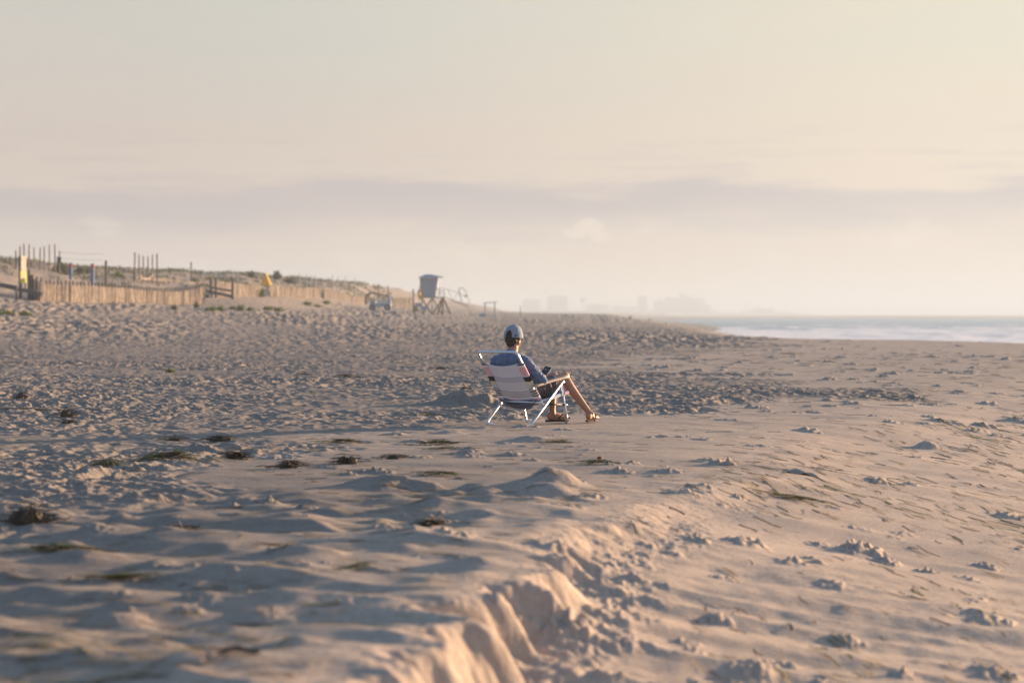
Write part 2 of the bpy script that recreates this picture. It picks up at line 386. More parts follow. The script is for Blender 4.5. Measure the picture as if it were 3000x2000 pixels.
# mounds and clods: (x, y, rx, ry, height, roughness)
mr = random.Random(5)
MOUNDS = []
def px2(px, py, z=0.0):
    """where a sight line through photo point px,py meets height z"""
    for _ in range(14):
        Y = (CAMZ - z) * F / (py - HOR); x = (px - 1500) / F * Y
        z = .5 * z + .5 * float(macro(np.array([x]), np.array([Y]))[0][0])
    return (x, Y)
for (px, py, wpx, hpx, rg) in [
    (1631, 1425, 120, 44, .15), (1600, 1443, 150, 30, .1), (1560, 1430, 150, 22, .2), (1385, 1436, 70, 24, .1), (1425, 1443, 80, 18, .1),
    (1330, 1446, 70, 16, .2), (1250, 1432, 80, 18, .2), (1170, 1428, 100, 28, .15), (1085, 1425, 120, 28, .15), (1130, 1434, 120, 16, .4),
    (1020, 1395, 50, 14, .7), (1690, 1418, 50, 18, .6), (1745, 1450, 60, 15, .7),
    (1505, 1228, 45, 16, .8), (1540, 1251, 60, 13, .8), (1655, 1262, 60, 9, .8), (1565, 1288, 90, 13, .2), (1630, 1279, 50, 8, .7),
    (1375, 1328, 65, 14, .9), (1390, 1337, 90, 11, .7), (1500, 1332, 65, 10, .8), (1232, 1339, 65, 9, .5), (1560, 1350, 45, 9, .8),
    (1725, 1321, 60, 6, .5), (1315, 1269, 70, 11, .2), (1310, 1204, 60, 8, .6), (1370, 1185, 150, 40, .3), (1420, 1180, 90, 30, .4), (1440, 1187, 60, 16, .5),
    (1158, 1272, 60, 13, .6), (1185, 1300, 40, 8, .7), (580, 1315, 85, 22, .5), (620, 1335, 85, 12, .5), (820, 1340, 90, 10, .6),
    (1225, 1292, 50, 8, .6), (1040, 1250, 50, 6, .5), (2120, 1358, 60, 18, .9), (2090, 1352, 90, 9, .8), (1750, 1352, 60, 8, .8), (1830, 1381, 60, 12, .9),
    (1960, 1384, 65, 14, .9), (2370, 1262, 65, 13, .9), (2370, 1190, 30, 6, .8), (2140, 1232, 70, 6, .7), (2060, 1290, 50, 8, .7),
    (420, 1475, 110, 28, .4), (340, 1520, 90, 24, .2), (700, 1478, 120, 18, .4), (1120, 1575, 60, 13, .5), (1210, 1577, 90, 14, .5), (1060, 1592, 70, 8, .7),
    (770, 1790, 130, 22, .2), (360, 1810, 140, 26, .2), (2040, 1585, 55, 20, .7), (2190, 1600, 110, 26, .6), (2530, 1610, 110, 34, .9), (2580, 1640, 80, 14, .8),
    (2120, 1690, 60, 14, .8), (1980, 1630, 60, 12, .8), (2650, 1562, 60, 10, .9), (2960, 1512, 80, 18, .8), (2890, 1665, 60, 18, .9), (2900, 1820, 110, 22, .8),
    (2490, 1870, 70, 22, .8), (2110, 1815, 60, 20, .9), (1680, 1850, 90, 30, .8), (1620, 1870, 110, 32, .8), (1470, 1850, 80, 24, .8), (1530, 1860, 60, 18, .8),
    (1840, 1900, 60, 24, .9), (1700, 1880, 160, 30, .9), (2210, 1960, 130, 22, .5), (2310, 1950, 60, 18, .8), (2650, 1975, 60, 22, .9), (2930, 1985, 110, 26, .9),
    (2000, 1440, 70, 12, .9), (2060, 1440, 90, 10, .9), (2860, 1262, 60, 10, .8), (2920, 1278, 40, 9, .7), (2720, 1315, 55, 22, .3)]:
    x, y = px2(px, py, -.08 if (px > 1900 and py > 1300) else 0)
    k = F / y; MOUNDS.append((x, y, wpx / k * .6, wpx / k * .6, hpx / k * (1.0 if rg < .45 else .62), rg))
for i in range(300):
    y = 8 + 92 * mr.random() ** 1.6; x = (mr.random() * .5 - .2) * y
    bx = float(np.interp(y, RB_Y, RB_X)); 
    if x < bx: 
        if mr.random() < .6: continue
    if abs(x) < .9 and 22.8 < y < 25: continue
    r = mr.uniform(.035, .11) * min(1, y / 16 + .25); MOUNDS.append((x, y, r, r * mr.uniform(.7, 1.3), r * mr.uniform(.10, .26), mr.uniform(.5, 1)))
    if mr.random() < .4:
        for q in range(mr.randint(1, 4)):
            MOUNDS.append((x + mr.uniform(-.3, .3), y + mr.uniform(-.3, .3), r * .5, r * .5, r * .2, .8))

for i in range(480):
    y = mr.uniform(26, 98); x = mr.uniform(.02, .24) * y
    if x < float(np.interp(y, RB_Y, RB_X)): continue
    r = mr.uniform(.05, .13); MOUNDS.append((x, y, r * 1.3, r, r * mr.uniform(.18, .42), mr.uniform(.5, 1)))
# fan-shaped sheet of sand, fine near the camera's axis, running out to the horizon
ys = [2.2]
while ys[-1] < 6900:
    y = ys[-1]
    k = .0040 if y < 6 else (.0023 if y < 13 else (.0014 if y < 62 else (.0019 if y < 200 else (.008 if y < 400 else .03))))
    ys.append(y * (1 + k))
ys = np.array(ys)
us = np.concatenate([np.linspace(-.62, -.235, 60, endpoint=False), np.linspace(-.235, .235, 1050), np.linspace(.235, .62, 61)[1:]])
NYr, NXc = len(ys), len(us)
YY = np.repeat(ys[:, None], NXc, 1); XX = YY * us[None, :]
Xf = XX.ravel(); Yf = YY.ravel()
Zm, Tt = macro(Xf, Yf)
Zr = relief(Xf, Yf, Tt, Zm)
Z = (Zm + Zr).reshape(NYr, NXc)
for (mx, my, rx, ry, hh, rg) in MOUNDS:
    i0, i1 = np.searchsorted(ys, [my - 2.6 * ry, my + 2.6 * ry])
    if i1 <= i0: continue
    j0, j1 = np.searchsorted(us, [(mx - 2.6 * rx) / my, (mx + 2.6 * rx) / my])
    if j1 <= j0: continue
    x = XX[i0:i1, j0:j1]; y = YY[i0:i1, j0:j1]
    q = ((x - mx) / rx) ** 2 + ((y - my) / ry) ** 2
    q = q * (1 + rg * .8 * perlin(x / (rx * .8) + 3, y / (ry * .8), 61))
    nse = 1 + rg * (.55 * perlin(x / (rx * .6), y / (rx * .6), 62) + .35 * perlin(x / (rx * .25), y / (rx * .25), 63))
    e = np.exp(-np.maximum(q, 0) ** 1.35)
    if rg > .45: e = np.maximum(0, e * (1 + .5 * perlin(x / .035, y / .035, 64)) + .55 * perlin(x / (rx * .5) + 9, y / (ry * .5), 65) * sstep(e, .08, .5) - .13) * 1.05
    Z[i0:i1, j0:j1] += hh * e * nse
def height(x, y):
    """height of the finished sand under a point"""
    i = np.clip(np.searchsorted(ys, y) - 1, 0, NYr - 2); 
    ty = (y - ys[i]) / (ys[i + 1] - ys[i])
    u = x / max(y, .01); j = int(np.clip(np.searchsorted(us, u) - 1, 0, NXc - 2)); tx = min(1, max(0, (u - us[j]) / (us[j + 1] - us[j])))
    return float((Z[i, j] * (1 - tx) + Z[i, j + 1] * tx) * (1 - ty) + (Z[i + 1, j] * (1 - tx) + Z[i + 1, j + 1] * tx) * ty)
def grid_mesh(name, V, nr, nc):
    me = bpy.data.meshes.new(name)
    idx = np.arange(nr * nc).reshape(nr, nc)
    q = np.stack([idx[:-1, :-1], idx[:-1, 1:], idx[1:, 1:], idx[1:, :-1]], -1).reshape(-1, 4)
    me.vertices.add(nr * nc); me.vertices.foreach_set('co', V.astype(np.float32).ravel())
    me.loops.add(q.size); me.loops.foreach_set('vertex_index', q.astype(np.int32).ravel())
    me.polygons.add(len(q)); me.polygons.foreach_set('loop_start', (np.arange(len(q)) * 4).astype(np.int32))
    me.polygons.foreach_set('loop_total', np.full(len(q), 4, np.int32))
    me.polygons.foreach_set('use_smooth', np.ones(len(q), bool))
    me.update(calc_edges=True); return me

def sand_material():
    m = bpy.data.materials.new('beach_sand'); m.use_nodes = True; t = m.node_tree; b = t.nodes['Principled BSDF']
    N = t.nodes.new; L = t.links.new
    g = N('ShaderNodeNewGeometry')
    def noise(s, d=6, sc_=(1, 1, 1), rough=.55):
        mp = N('ShaderNodeMapping'); mp.inputs['Scale'].default_value = sc_; L(g.outputs['Position'], mp.inputs['Vector'])
        n = N('ShaderNodeTexNoise'); n.inputs['Scale'].default_value = s; n.inputs['Detail'].default_value = d; n.inputs['Roughness'].default_value = rough
        L(mp.outputs[0], n.inputs['Vector']); return n.outputs[0]
    def mr_(v, a, b_, lo=0., hi=1.):
        n = N('ShaderNodeMapRange'); L(v, n.inputs[0]); n.inputs[1].default_value = a; n.inputs[2].default_value = b_; n.inputs[3].default_value = lo; n.inputs[4].default_value = hi; return n.outputs[0]
    def mix(f, a, c):
        n = N('ShaderNodeMix'); n.data_type = 'RGBA'
        if isinstance(f, float): n.inputs[0].default_value = f
        else: L(f, n.inputs[0])
        for i, v in ((6, a), (7, c)):
            if isinstance(v, tuple): n.inputs[i].default_value = v + (1,)
            else: L(v, n.inputs[i])
        return n.outputs[2]
    def mul(a, k):
        n = N('ShaderNodeVectorMath'); n.operation = 'MULTIPLY'; L(a, n.inputs[0]); n.inputs[1].default_value = k; return n.outputs[0]
    c = mix(mr_(noise(1.1, 6), .35, .65), (.425, .335, .255), (.365, .287, .218))
    c = mix(mr_(noise(35, 3), .4, .62), c, (.34, .257, .19))
    c = mix(mr_(noise(420, 2), .56, .72), c, (.25, .18, .13))       # dark grains
    c = mix(mr_(noise(300, 2, (1, 1, 1)), .64, .74), c, (.62, .50, .40))
    at0 = N('ShaderNodeAttribute'); at0.attribute_name = 'painted_shade'
    c = mix(at0.outputs['Fac'], mul(c, (1.30, 1.29, 1.32)), mul(c, (.74, .765, .82)))      # seaward slope lightened, left and trampled sand darkened: sunlight and shade painted into colour
    L(c, b.inputs['Base Color']); b.inputs['Roughness'].default_value = .92; b.inputs['Specular IOR Level'].default_value = .15
    h1 = noise(55, 5, rough=.65); h2 = noise(6, 6, (1, 2.4, 1), .6)
    b1 = N('ShaderNodeBump'); b1.inputs['Strength'].default_value = .55; b1.inputs['Distance'].default_value = .008; L(h1, b1.inputs['Height'])
    b2 = N('ShaderNodeBump'); b2.inputs['Strength'].default_value = .35; b2.inputs['Distance'].default_value = .02; L(h2, b2.inputs['Height']); L(b1.outputs[0], b2.inputs['Normal'])
    at_ = N('ShaderNodeAttribute'); at_.attribute_name = 'trampled'
    h3 = noise(3.4, 5, (1, .8, 1), .62); b3 = N('ShaderNodeBump'); b3.inputs['Distance'].default_value = .11; L(h3, b3.inputs['Height']); L(b2.outputs[0], b3.inputs['Normal'])
    st3 = N('ShaderNodeMath'); st3.operation = 'MULTIPLY'; L(at_.outputs['Fac'], st3.inputs[0]); st3.inputs[1].default_value = .55; L(st3.outputs[0], b3.inputs['Strength'])
    L(b3.outputs[0], b.inputs['Normal'])
    return m
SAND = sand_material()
V = np.stack([XX, YY, Z], -1)
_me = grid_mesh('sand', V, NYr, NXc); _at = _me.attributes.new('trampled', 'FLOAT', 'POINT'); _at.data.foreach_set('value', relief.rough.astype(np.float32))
_at = _me.attributes.new('painted_shade', 'FLOAT', 'POINT'); _at.data.foreach_set('value', relief.churn.astype(np.float32))
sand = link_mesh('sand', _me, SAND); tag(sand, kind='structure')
# the same beach around and behind the camera, coarser, and the sea floor below
bx_ = np.linspace(-70, 70, 141); by_ = np.linspace(-70, 2.3, 73)
BX, BY = np.meshgrid(bx_, by_); bz, _t = macro(BX.ravel(), BY.ravel())
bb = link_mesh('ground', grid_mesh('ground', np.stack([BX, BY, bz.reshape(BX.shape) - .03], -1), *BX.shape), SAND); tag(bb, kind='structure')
mbx = MB(); mbx.add([(-7600, -7600, -3.2), (7600, -7600, -3.2), (7600, 7600, -3.2), (-7600, 7600, -3.2)], [(0, 1, 2, 3)])
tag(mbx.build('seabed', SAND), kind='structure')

# ------------------------------------------------------------------ sea
def sea_material():
    m = bpy.data.materials.new('sea_water'); m.use_nodes = True; t = m.node_tree; b = t.nodes['Principled BSDF']
    N = t.nodes.new; L = t.links.new; g = N('ShaderNodeNewGeometry')
    def noise(s, d, sc_, off=0):
        mp = N('ShaderNodeMapping'); mp.inputs['Scale'].default_value = sc_; mp.inputs['Location'].default_value = (off, off, 0); L(g.outputs['Position'], mp.inputs['Vector'])
        n = N('ShaderNodeTexNoise'); n.inputs['Scale'].default_value = s; n.inputs['Detail'].default_value = d; L(mp.outputs[0], n.inputs['Vector']); return n.outputs[0]
    # foam: dense in the surf near the shore, thinning seaward
    sp = N('ShaderNodeSeparateXYZ'); L(g.outputs['Position'], sp.inputs[0])
    def M(op, a, b_):
        n = N('ShaderNodeMath'); n.operation = op
        for i, v in ((0, a), (1, b_)):
            if isinstance(v, (int, float)): n.inputs[i].default_value = v
            else: L(v, n.inputs[i])
        return n.outputs[0]
    near_ = N('ShaderNodeMapRange'); L(sp.outputs[1], near_.inputs[0]); near_.inputs[1].default_value = 350; near_.inputs[2].default_value = 800; near_.inputs[3].default_value = .22; near_.inputs[4].default_value = -.10
    fo = M('ADD', M('ADD', M('MULTIPLY', noise(.09, 6, (1, .12, 1)), .7), M('MULTIPLY', noise(.5, 5, (1, .2, 1), 3), .3)), near_.outputs[0])
    r = N('ShaderNodeMapRange'); r.interpolation_type = 'SMOOTHSTEP'; L(fo, r.inputs[0]); r.inputs[1].default_value = .50; r.inputs[2].default_value = .68
    x = N('ShaderNodeMix'); x.data_type = 'RGBA'; L(r.outputs[0], x.inputs[0]); x.inputs[6].default_value = (.07, .17, .22, 1); x.inputs[7].default_value = (.72, .70, .68, 1)
    L(x.outputs[2], b.inputs['Base Color'])
    rr = N('ShaderNodeMapRange'); L(r.outputs[0], rr.inputs[0]); rr.inputs[3].default_value = .28; rr.inputs[4].default_value = .9; L(rr.outputs[0], b.inputs['Roughness'])
    bn = N('ShaderNodeBump'); bn.inputs['Strength'].default_value = .8; bn.inputs['Distance'].default_value = .35
    L(M('ADD', noise(.35, 6, (1, .5, 1)), M('MULTIPLY', noise(2.0, 4, (1, .7, 1)), .3)), bn.inputs['Height']); L(bn.outputs[0], b.inputs['Normal'])
    return m
sy = [60.0]
while sy[-1] < 6950: sy.append(sy[-1] * (1.006 if sy[-1] < 1500 else 1.03))
sy = np.array(sy); su = np.linspace(-.02, .75, 420)
SY = np.repeat(sy[:, None], len(su), 1); SX = SY * su[None, :] + 6
wv = perlin(SX / 14, SY / 60, 71) * .35 + perlin(SX / 5, SY / 18, 72) * .18 + perlin(SX / 2.2, SY / 5, 73) * .07
SZ = -1.75 + wv * np.clip((SX - 20) / 40, .1, 1)
tag(link_mesh('sea', grid_mesh('sea', np.stack([SX, SY, SZ], -1), *SX.shape), sea_material()), kind='structure')
#@@OBJECTS@@

# ================================================================== the beach chair
ALU = mat('brushed_aluminium', (.74, .76, .80), rough=.36, metal=1.0, bump=(40, .15, .001))
ARM = mat('tan_armrest', (.56, .42, .30), rough=.45, noise=(14, (.50, .36, .25)))
BLACKP = mat('black_plastic', (.025, .025, .028), rough=.5)
CH_R = R(-40)
CH_G = 0.0
def stripe_material(name, stops, base=(.80, .77, .80), rough=.85):
    """woven stripes along UV v"""
    m = bpy.data.materials.new(name); m.use_nodes = True; t = m.node_tree; b = t.nodes['Principled BSDF']
    uv = t.nodes.new('ShaderNodeUVMap'); sp = t.nodes.new('ShaderNodeSeparateXYZ'); t.links.new(uv.outputs[0], sp.inputs[0])
    cur = None
    for (a, z, c, per) in stops:
        # inside mask
        g1 = t.nodes.new('ShaderNodeMath'); g1.operation = 'GREATER_THAN'; t.links.new(sp.outputs[1], g1.inputs[0]); g1.inputs[1].default_value = a
        g2 = t.nodes.new('ShaderNodeMath'); g2.operation = 'LESS_THAN'; t.links.new(sp.outputs[1], g2.inputs[0]); g2.inputs[1].default_value = z
        k = t.nodes.new('ShaderNodeMath'); k.operation = 'MULTIPLY'; t.links.new(g1.outputs[0], k.inputs[0]); t.links.new(g2.outputs[0], k.inputs[1]); f = k.outputs[0]
        if per:
            md = t.nodes.new('ShaderNodeMath'); md.operation = 'FRACT'; mu = t.nodes.new('ShaderNodeMath'); mu.operation = 'MULTIPLY'
            t.links.new(sp.outputs[1], mu.inputs[0]); mu.inputs[1].default_value = 1.0 / per; t.links.new(mu.outputs[0], md.inputs[0])
            g = t.nodes.new('ShaderNodeMath'); g.operation = 'LESS_THAN'; t.links.new(md.outputs[0], g.inputs[0]); g.inputs[1].default_value = .48
            k2 = t.nodes.new('ShaderNodeMath'); k2.operation = 'MULTIPLY'; t.links.new(f, k2.inputs[0]); t.links.new(g.outputs[0], k2.inputs[1]); f = k2.outputs[0]
        x = t.nodes.new('ShaderNodeMix'); x.data_type = 'RGBA'; t.links.new(f, x.inputs[0])
        if cur is None: x.inputs[6].default_value = base + (1,)
        else: t.links.new(cur, x.inputs[6])
        x.inputs[7].default_value = tuple(c) + (1,); cur = x.outputs[2]
    t.links.new(cur, b.inputs['Base Color']); b.inputs['Roughness'].default_value = rough; b.inputs['Specular IOR Level'].default_value = .2
    b.inputs['Sheen Weight'].default_value = .2
    return m
CUFF = stripe_material('striped_webbing', [
    (0, .03, (.03, .03, .05), 0), (.085, .325, (.75, .10, .16), .0267), (.325, .345, (.55, .68, .85), 0), (.345, .475, (.035, .022, .022), 0),
    (.475, .585, (.70, .52, .12), .037), (.585, .675, (.38, .56, .68), .045), (.675, .70, (.02, .02, .03), 0), (.73, .765, (.02, .02, .025), 0),
    (.79, .825, (.02, .02, .025), 0), (.85, .885, (.03, .02, .02), 0), (.955, .975, (.75, .05, .30), 0)], base=(.82, .80, .84))
PANEL = stripe_material('pale_back_cloth', [
    (.06, .33, (.69, .66, .76), .0267), (.33, .475, (.54, .55, .66), 0), (.475, .68, (.66, .66, .70), .037), (.73, .765, (.47, .43, .43), 0), (.79, .825, (.47, .43, .43), 0),
    (.85, .885, (.47, .43, .43), 0), (.955, .98, (.66, .12, .32), 0)], base=(.76, .78, .88))
SEATC = mat('blue_grey_seat_cloth', (.17, .17, .24), rough=.9, noise=(30, (.14, .14, .20)), bump=(120, .3, .002))
chair = empty('beach_chair', (CH_O.x, CH_O.y, CH_G), CH_R)
tag(chair, 'low aluminium beach chair with striped fabric back, the man sits in it', 'beach chair')
TR = .0125
MB().tube(fillet([(-.29, .494, .42), (-.29, .045, .045), (-.283, .0, .004), (-.19, -.005, -.020), (.19, -.005, -.020), (.283, .0, .004), (.29, .045, .045), (.29, .494, .42)], .055), TR, 12).build('rear_leg_frame', ALU, chair, True)
MB().tube(fillet([(-.268, .486, .385), (-.268, .575, .05), (-.262, .582, .004), (-.18, .585, -.018), (.18, .585, -.018), (.262, .582, .004), (.268, .575, .05), (.268, .486, .385)], .055), TR, 12).build('front_leg_frame', ALU, chair, True)
bt = [(-.25, .175, .235), (-.25, -.10, .600), (-.25, -.172, .695), (-.215, -.185, .712), (.215, -.185, .712), (.25, -.172, .695), (.25, -.10, .600), (.25, .175, .235)]
MB().tube(fillet(bt, .05, 8), TR * 1.05, 12).build('back_frame', ALU, chair, True)
MB().tube(fillet([(-.262, .17, .225), (-.262, .57, .292), (-.245, .592, .298), (.245, .592, .298), (.262, .57, .292), (.262, .17, .225)], .03), TR * .95, 12).build('seat_frame', ALU, chair, True)
MB().tube([(-.275, .165, .213), (.275, .165, .213)], TR, 12).build('cross_bar', ALU, chair, True)
for s in (-1, 1):
    MB().tube([(s * .275, .235, .198), (s * .272, .535, .178)], .0095, 10).build('brace', BLACKP if s > 0 else ALU, chair, True)
    MB().tube([(s * .262, .18, .25), (s * .278, .20, .15)], .009, 8).build('hinge_link', ALU, chair, True)
    for (y, z) in ((.235, .203), (.49, .405), (.53, .18)):
        MB().tube([(s * .300, y, z), (s * .306, y, z)], .007, 8).build('rivet', ALU, chair, True)
    # armrest: rounded slab rising to the front, thinner at the back
    a = MB(); n = 12
    ring = []
    for i in range(n + 1):
        t = i / n; y = .02 + .545 * t; z = .372 + .088 * t + .006 * math.sin(t * math.pi); wd = .030 * (1 if .06 < t < .94 else .72); th = .012
        ring.append([Vector((s * .29 + dx_ * wd, y, z + dz_ * th)) for dx_, dz_ in ((-1, -.5), (-.8, -1), (.8, -1), (1, -.5), (1, .5), (.8, 1), (-.8, 1), (-1, .5))])
    vs = [p for r_ in ring for p in r_]; fs = []
    for i in range(n):
        for k in range(8):
            l = (k + 1) % 8; fs.append((i * 8 + k, (i + 1) * 8 + k, (i + 1) * 8 + l, i * 8 + l))
    fs += [tuple(range(8)), tuple(n * 8 + k for k in range(7, -1, -1))]
    a.add(vs, fs); ao = a.build('armrest', ARM, chair, True)
    MB().tube([(s * .29, .028, .355), (s * .27, .035, .352)], .012, 8).build('arm_pivot', ALU, chair, True)

def uv_sheet(name, fn, nu, nv, m, parent, thick=.0):
    vs = [fn(i / nu, j / nv) for j in range(nv + 1) for i in range(nu + 1)]
    fs = [(j * (nu + 1) + i, (j + 1) * (nu + 1) + i, (j + 1) * (nu + 1) + i + 1, j * (nu + 1) + i + 1) for j in range(nv) for i in range(nu)]
    me = bpy.data.meshes.new(name); me.from_pydata([tuple(v) for v in vs], [], fs); ul = me.uv_layers.new(name='UVMap')
    for l in me.loops: ul.data[l.index].uv = ((l.vertex_index % (nu + 1)) / nu, (l.vertex_index // (nu + 1)) / nv)
    o = link_mesh(name, me, m, parent, True)
    if thick:
        md = o.modifiers.new('thickness', 'SOLIDIFY'); md.thickness = thick; md.offset = 0
    return o
def backpt(v):   # a point down the line of the back tube, v 0 top .. 1 bottom
    return Vector((0, -.10 + (.168 + .10) * v, .600 + (.245 - .600) * v))
BN = Vector((0, -.80, -.60)).normalized()   # outward from the back
def panel_fn(u, v):
    x = -.205 + .41 * u; e = 4 * u * (1 - u)
    p = backpt(v); sag = .012 + .050 * e * (.35 + .65 * math.sin(math.pi * min(1, .25 + v * .75)))
    top = (1 - v) ** 3 * e * .020
    low = v ** 3 * e * .028
    c = .0018 * math.sin(u * 9 + v * 3) * math.sin(v * 12)
    return p + BN * (sag * .55 + c) + Vector((x, 0, 0)) - Vector((0, -.6, .8)) * 0 + Vector((0, .5, -.8)) * (top + low)
uv_sheet('backrest_cloth', panel_fn, 28, 40, PANEL, chair, .002)
hem = [panel_fn(i / 28, 0) + BN * .004 for i in range(29)]
MB().tube(hem, .0055, 8).build('top_hem', mat('white_hem', (.74, .70, .76), .8), chair, True)
for s in (-1, 1):
    def cuff_fn(u, v, s=s):
        # wraps round the tube, then lies flat inwards on the outer side of the cloth
        p = backpt(v); wav = .003 * math.sin(v * 34 + s)
        if u < .45:
            a = math.pi * (u / .45) * 1.1 - .1
            xo = s * (.25 + .0185 * math.sin(a)); dn_ = -.0185 * math.cos(a)
        else:
            k = (u - .45) / .55; xo = s * (.25 - .058 * k); dn_ = .0185 * (1 - k) + .014 * k + wav * k
            dn_ += .0 
        return p + Vector((xo, 0, 0)) + BN * dn_ + Vector((0, .5, -.8)) * (.010 * (max(0, u - .45) / .55) * (.5 + .5 * v))
    uv_sheet('striped_cuff', cuff_fn, 14, 48, CUFF, chair, .0015)
def seat_fn(u, v):
    x = -.245 + .49 * u; e = 4 * u * (1 - u)
    y = .15 + .44 * v; z = .235 + .065 * v
    sag = e ** .7 * .085 * math.sin(math.pi * min(1, .22 + v * .78)) 
    return Vector((x, y - .015 * (1 - v), z - sag))
uv_sheet('seat_cloth', seat_fn, 24, 20, SEATC, chair, .003)
def pouch_fn(u, v):   # the cloth pouch that hangs behind the seat bar
    x = -.205 + .43 * u; e = math.sin(math.pi * min(1, .15 + u * .85)) if u > .5 else 1
    low = .245 - .098 * v * (.75 + .5 * u * (2 - 2 * u) + .15 * u) * (1 if u < .8 else 1 - (u - .8) * 3.6)
    return Vector((x, .15 + .03 * v + .02 * math.sin(u * 5) * v, low))
uv_sheet('hanging_pouch', pouch_fn, 20, 8, SEATC, chair, .002)
m_ = stripe_material('striped_webbing_front', [(0, .22, (.75, .12, .18), .03), (.24, .36, (.03, .03, .04), 0), (.42, .5, (.03, .03, .04), 0), (.52, .9, (.42, .55, .75), .07)], base=(.80, .78, .84))
for s in (-1, 1):
    def roll_fn(u, v, s=s):
        a = 2 * math.pi * u; y = .60 - .27 * v; z = .301 - .045 * v
        return Vector((s * .262 + .019 * math.cos(a), y, z + .019 * math.sin(a)))
    uv_sheet('seat_cuff', roll_fn, 10, 30, m_, chair)
m_ = MB(); m_.tube([(-.24, .598, .300), (.24, .598, .300)], .020, 12); m_.build('front_roll', mat('pink_striped_roll', (.72, .42, .48), .85, noise=(60, (.80, .74, .78))), chair, True)

# ================================================================== the man in the chair
SKIN = mat('sunlit_skin', (.50, .27, .17), rough=.5, spec=.35, noise=(22, (.44, .22, .14)), bump=(90, .15, .002), sss=.12)
SHIRT = mat('blue_grey_knit_shirt', (.155, .20, .31), rough=.9, noise=(40, (.125, .165, .26)), bump=(160, .25, .002), sheen=.3)
SHORTS = mat('dark_grey_striped_shorts', (.12, .10, .115), rough=.85, noise=(9, (.19, .15, .17)), bump=(60, .3, .003))
HAIR = mat('dark_brown_hair', (.045, .032, .022), rough=.65, noise=(60, (.075, .05, .03)), bump=(90, .8, .006))
CAPM = mat('grey_mesh_cap', (.36, .385, .43), rough=.95, noise=(220, (.27, .295, .34)), bump=(260, .5, .002))
CAPD = mat('dark_cap_trim', (.05, .055, .065), rough=.8)
FLOP = mat('dark_brown_rubber', (.055, .042, .033), rough=.8)
man = empty('person', (CH_O.x, CH_O.y, CH_G), CH_R)
tag(man, 'man in grey cap, blue long-sleeved shirt and dark shorts, sitting in the beach chair', 'person')
J = dict(pel=(0, .24, .295), wai=(0, .165, .40), che=(0, .085, .53), upc=(0, .035, .615), nb=(.0, .035, .69), nt=(.0, .066, .80),
         sR=(.185, .025, .612), eR=(.272, .178, .428), wR=(.130, .352, .452),
         sL=(-.185, .025, .612), eL=(-.268, .105, .425), wL=(-.10, .315, .455),
         hR=(.088, .25, .305), kR=(.172, .655, .452), aR=(.372, .812, .088),
         hL=(-.088, .25, .305), kL=(.02, .665, .452), aL=(.078, .585, .088))
J = {k: Vector(v) for k, v in J.items()}
HC = Vector((.0, .070, .862)); HY = R(13)          # the head turns 13 degrees left of the chair's heading
HROT = Matrix.Rotation(HY, 3, 'Z') @ Matrix.Rotation(R(-4), 3, 'X')
def hp(x, y, z): return HC + HROT @ Vector((x, y, z))
def hand(b, wrist, d, palm_n, side, curl, spread=1.0):
    """wrist, pointing direction, palm normal, +1 thumb on the +x side of the palm; curl = bend per joint"""
    d = Vector(d).normalized(); pn = Vector(palm_n); pn = (pn - d * pn.dot(d)).normalized(); x = d.cross(pn).normalized() * side
    wrist = Vector(wrist)
    b.cone(wrist, wrist + d * .03, .021, .023)
    for k, o_ in enumerate((-.024, -.008, .008, .024)):   # palm
        b.cone(wrist + d * .02 + x * o_ * .7, wrist + d * .085 + x * o_ + pn * .002, .0135, .0115, 8)
    tips = []
    for k, (o_, L) in enumerate(((-.030, .066), (-.0105, .080), (.0095, .084), (.029, .074))):
        p = wrist + d * .088 + x * o_; dd = (d + x * o_ * 2.2 * spread).normalized(); ang = 0
        for q, fr in enumerate((.45, .31, .24)):
            ang += curl[k] * (1.0 if q else .7)
            v = dd * math.cos(ang) + pn * math.sin(ang); e = p + v * L * fr
            b.cone(p, e, .0088 - q * .0009, .0081 - q * .0009, 8); p = e
        tips.append(p)
    p = wrist + d * .028 + x * .026; dd = (d * .65 + x * .72 + pn * .25).normalized()
    for q, L in enumerate((.040, .032, .026)):
        e = p + dd * L; b.cone(p, e, .0115 - q * .0012, .0105 - q * .0012, 8); p = e; dd = (dd * .8 + d * .25 + pn * .25 - x * .12 * q).normalized()
    return tips
def foot(b, ankle, d, ground):
    """foot pointing along d (horizontal), sole at ground"""
    d = Vector((d[0], d[1], 0)).normalized(); x = Vector((d.y, -d.x, 0)); g = Vector((ankle.x, ankle.y, ground))
    b.cone(ankle, g - d * .035 + Vector((0, 0, .035)), .034, .030)
    b.cone(ankle + Vector((0, 0, -.01)), g + d * .075 + Vector((0, 0, .038)), .034, .026)
    b.cone(g - d * .035 + Vector((0, 0, .027)), g + d * .12 + Vector((0, 0, .022)), .027, .021)
    for o_ in (-.024, 0, .024): b.cone(g + d * .03 + x * o_ * .7 + Vector((0, 0, .024)), g + d * .145 + x * o_ + Vector((0, 0, .018)), .022, .016)
    b.ball(ankle + x * .030, (.013, .013, .014)); b.ball(ankle - x * .030, (.013, .013, .014))
    return d, x, g
body = MB()
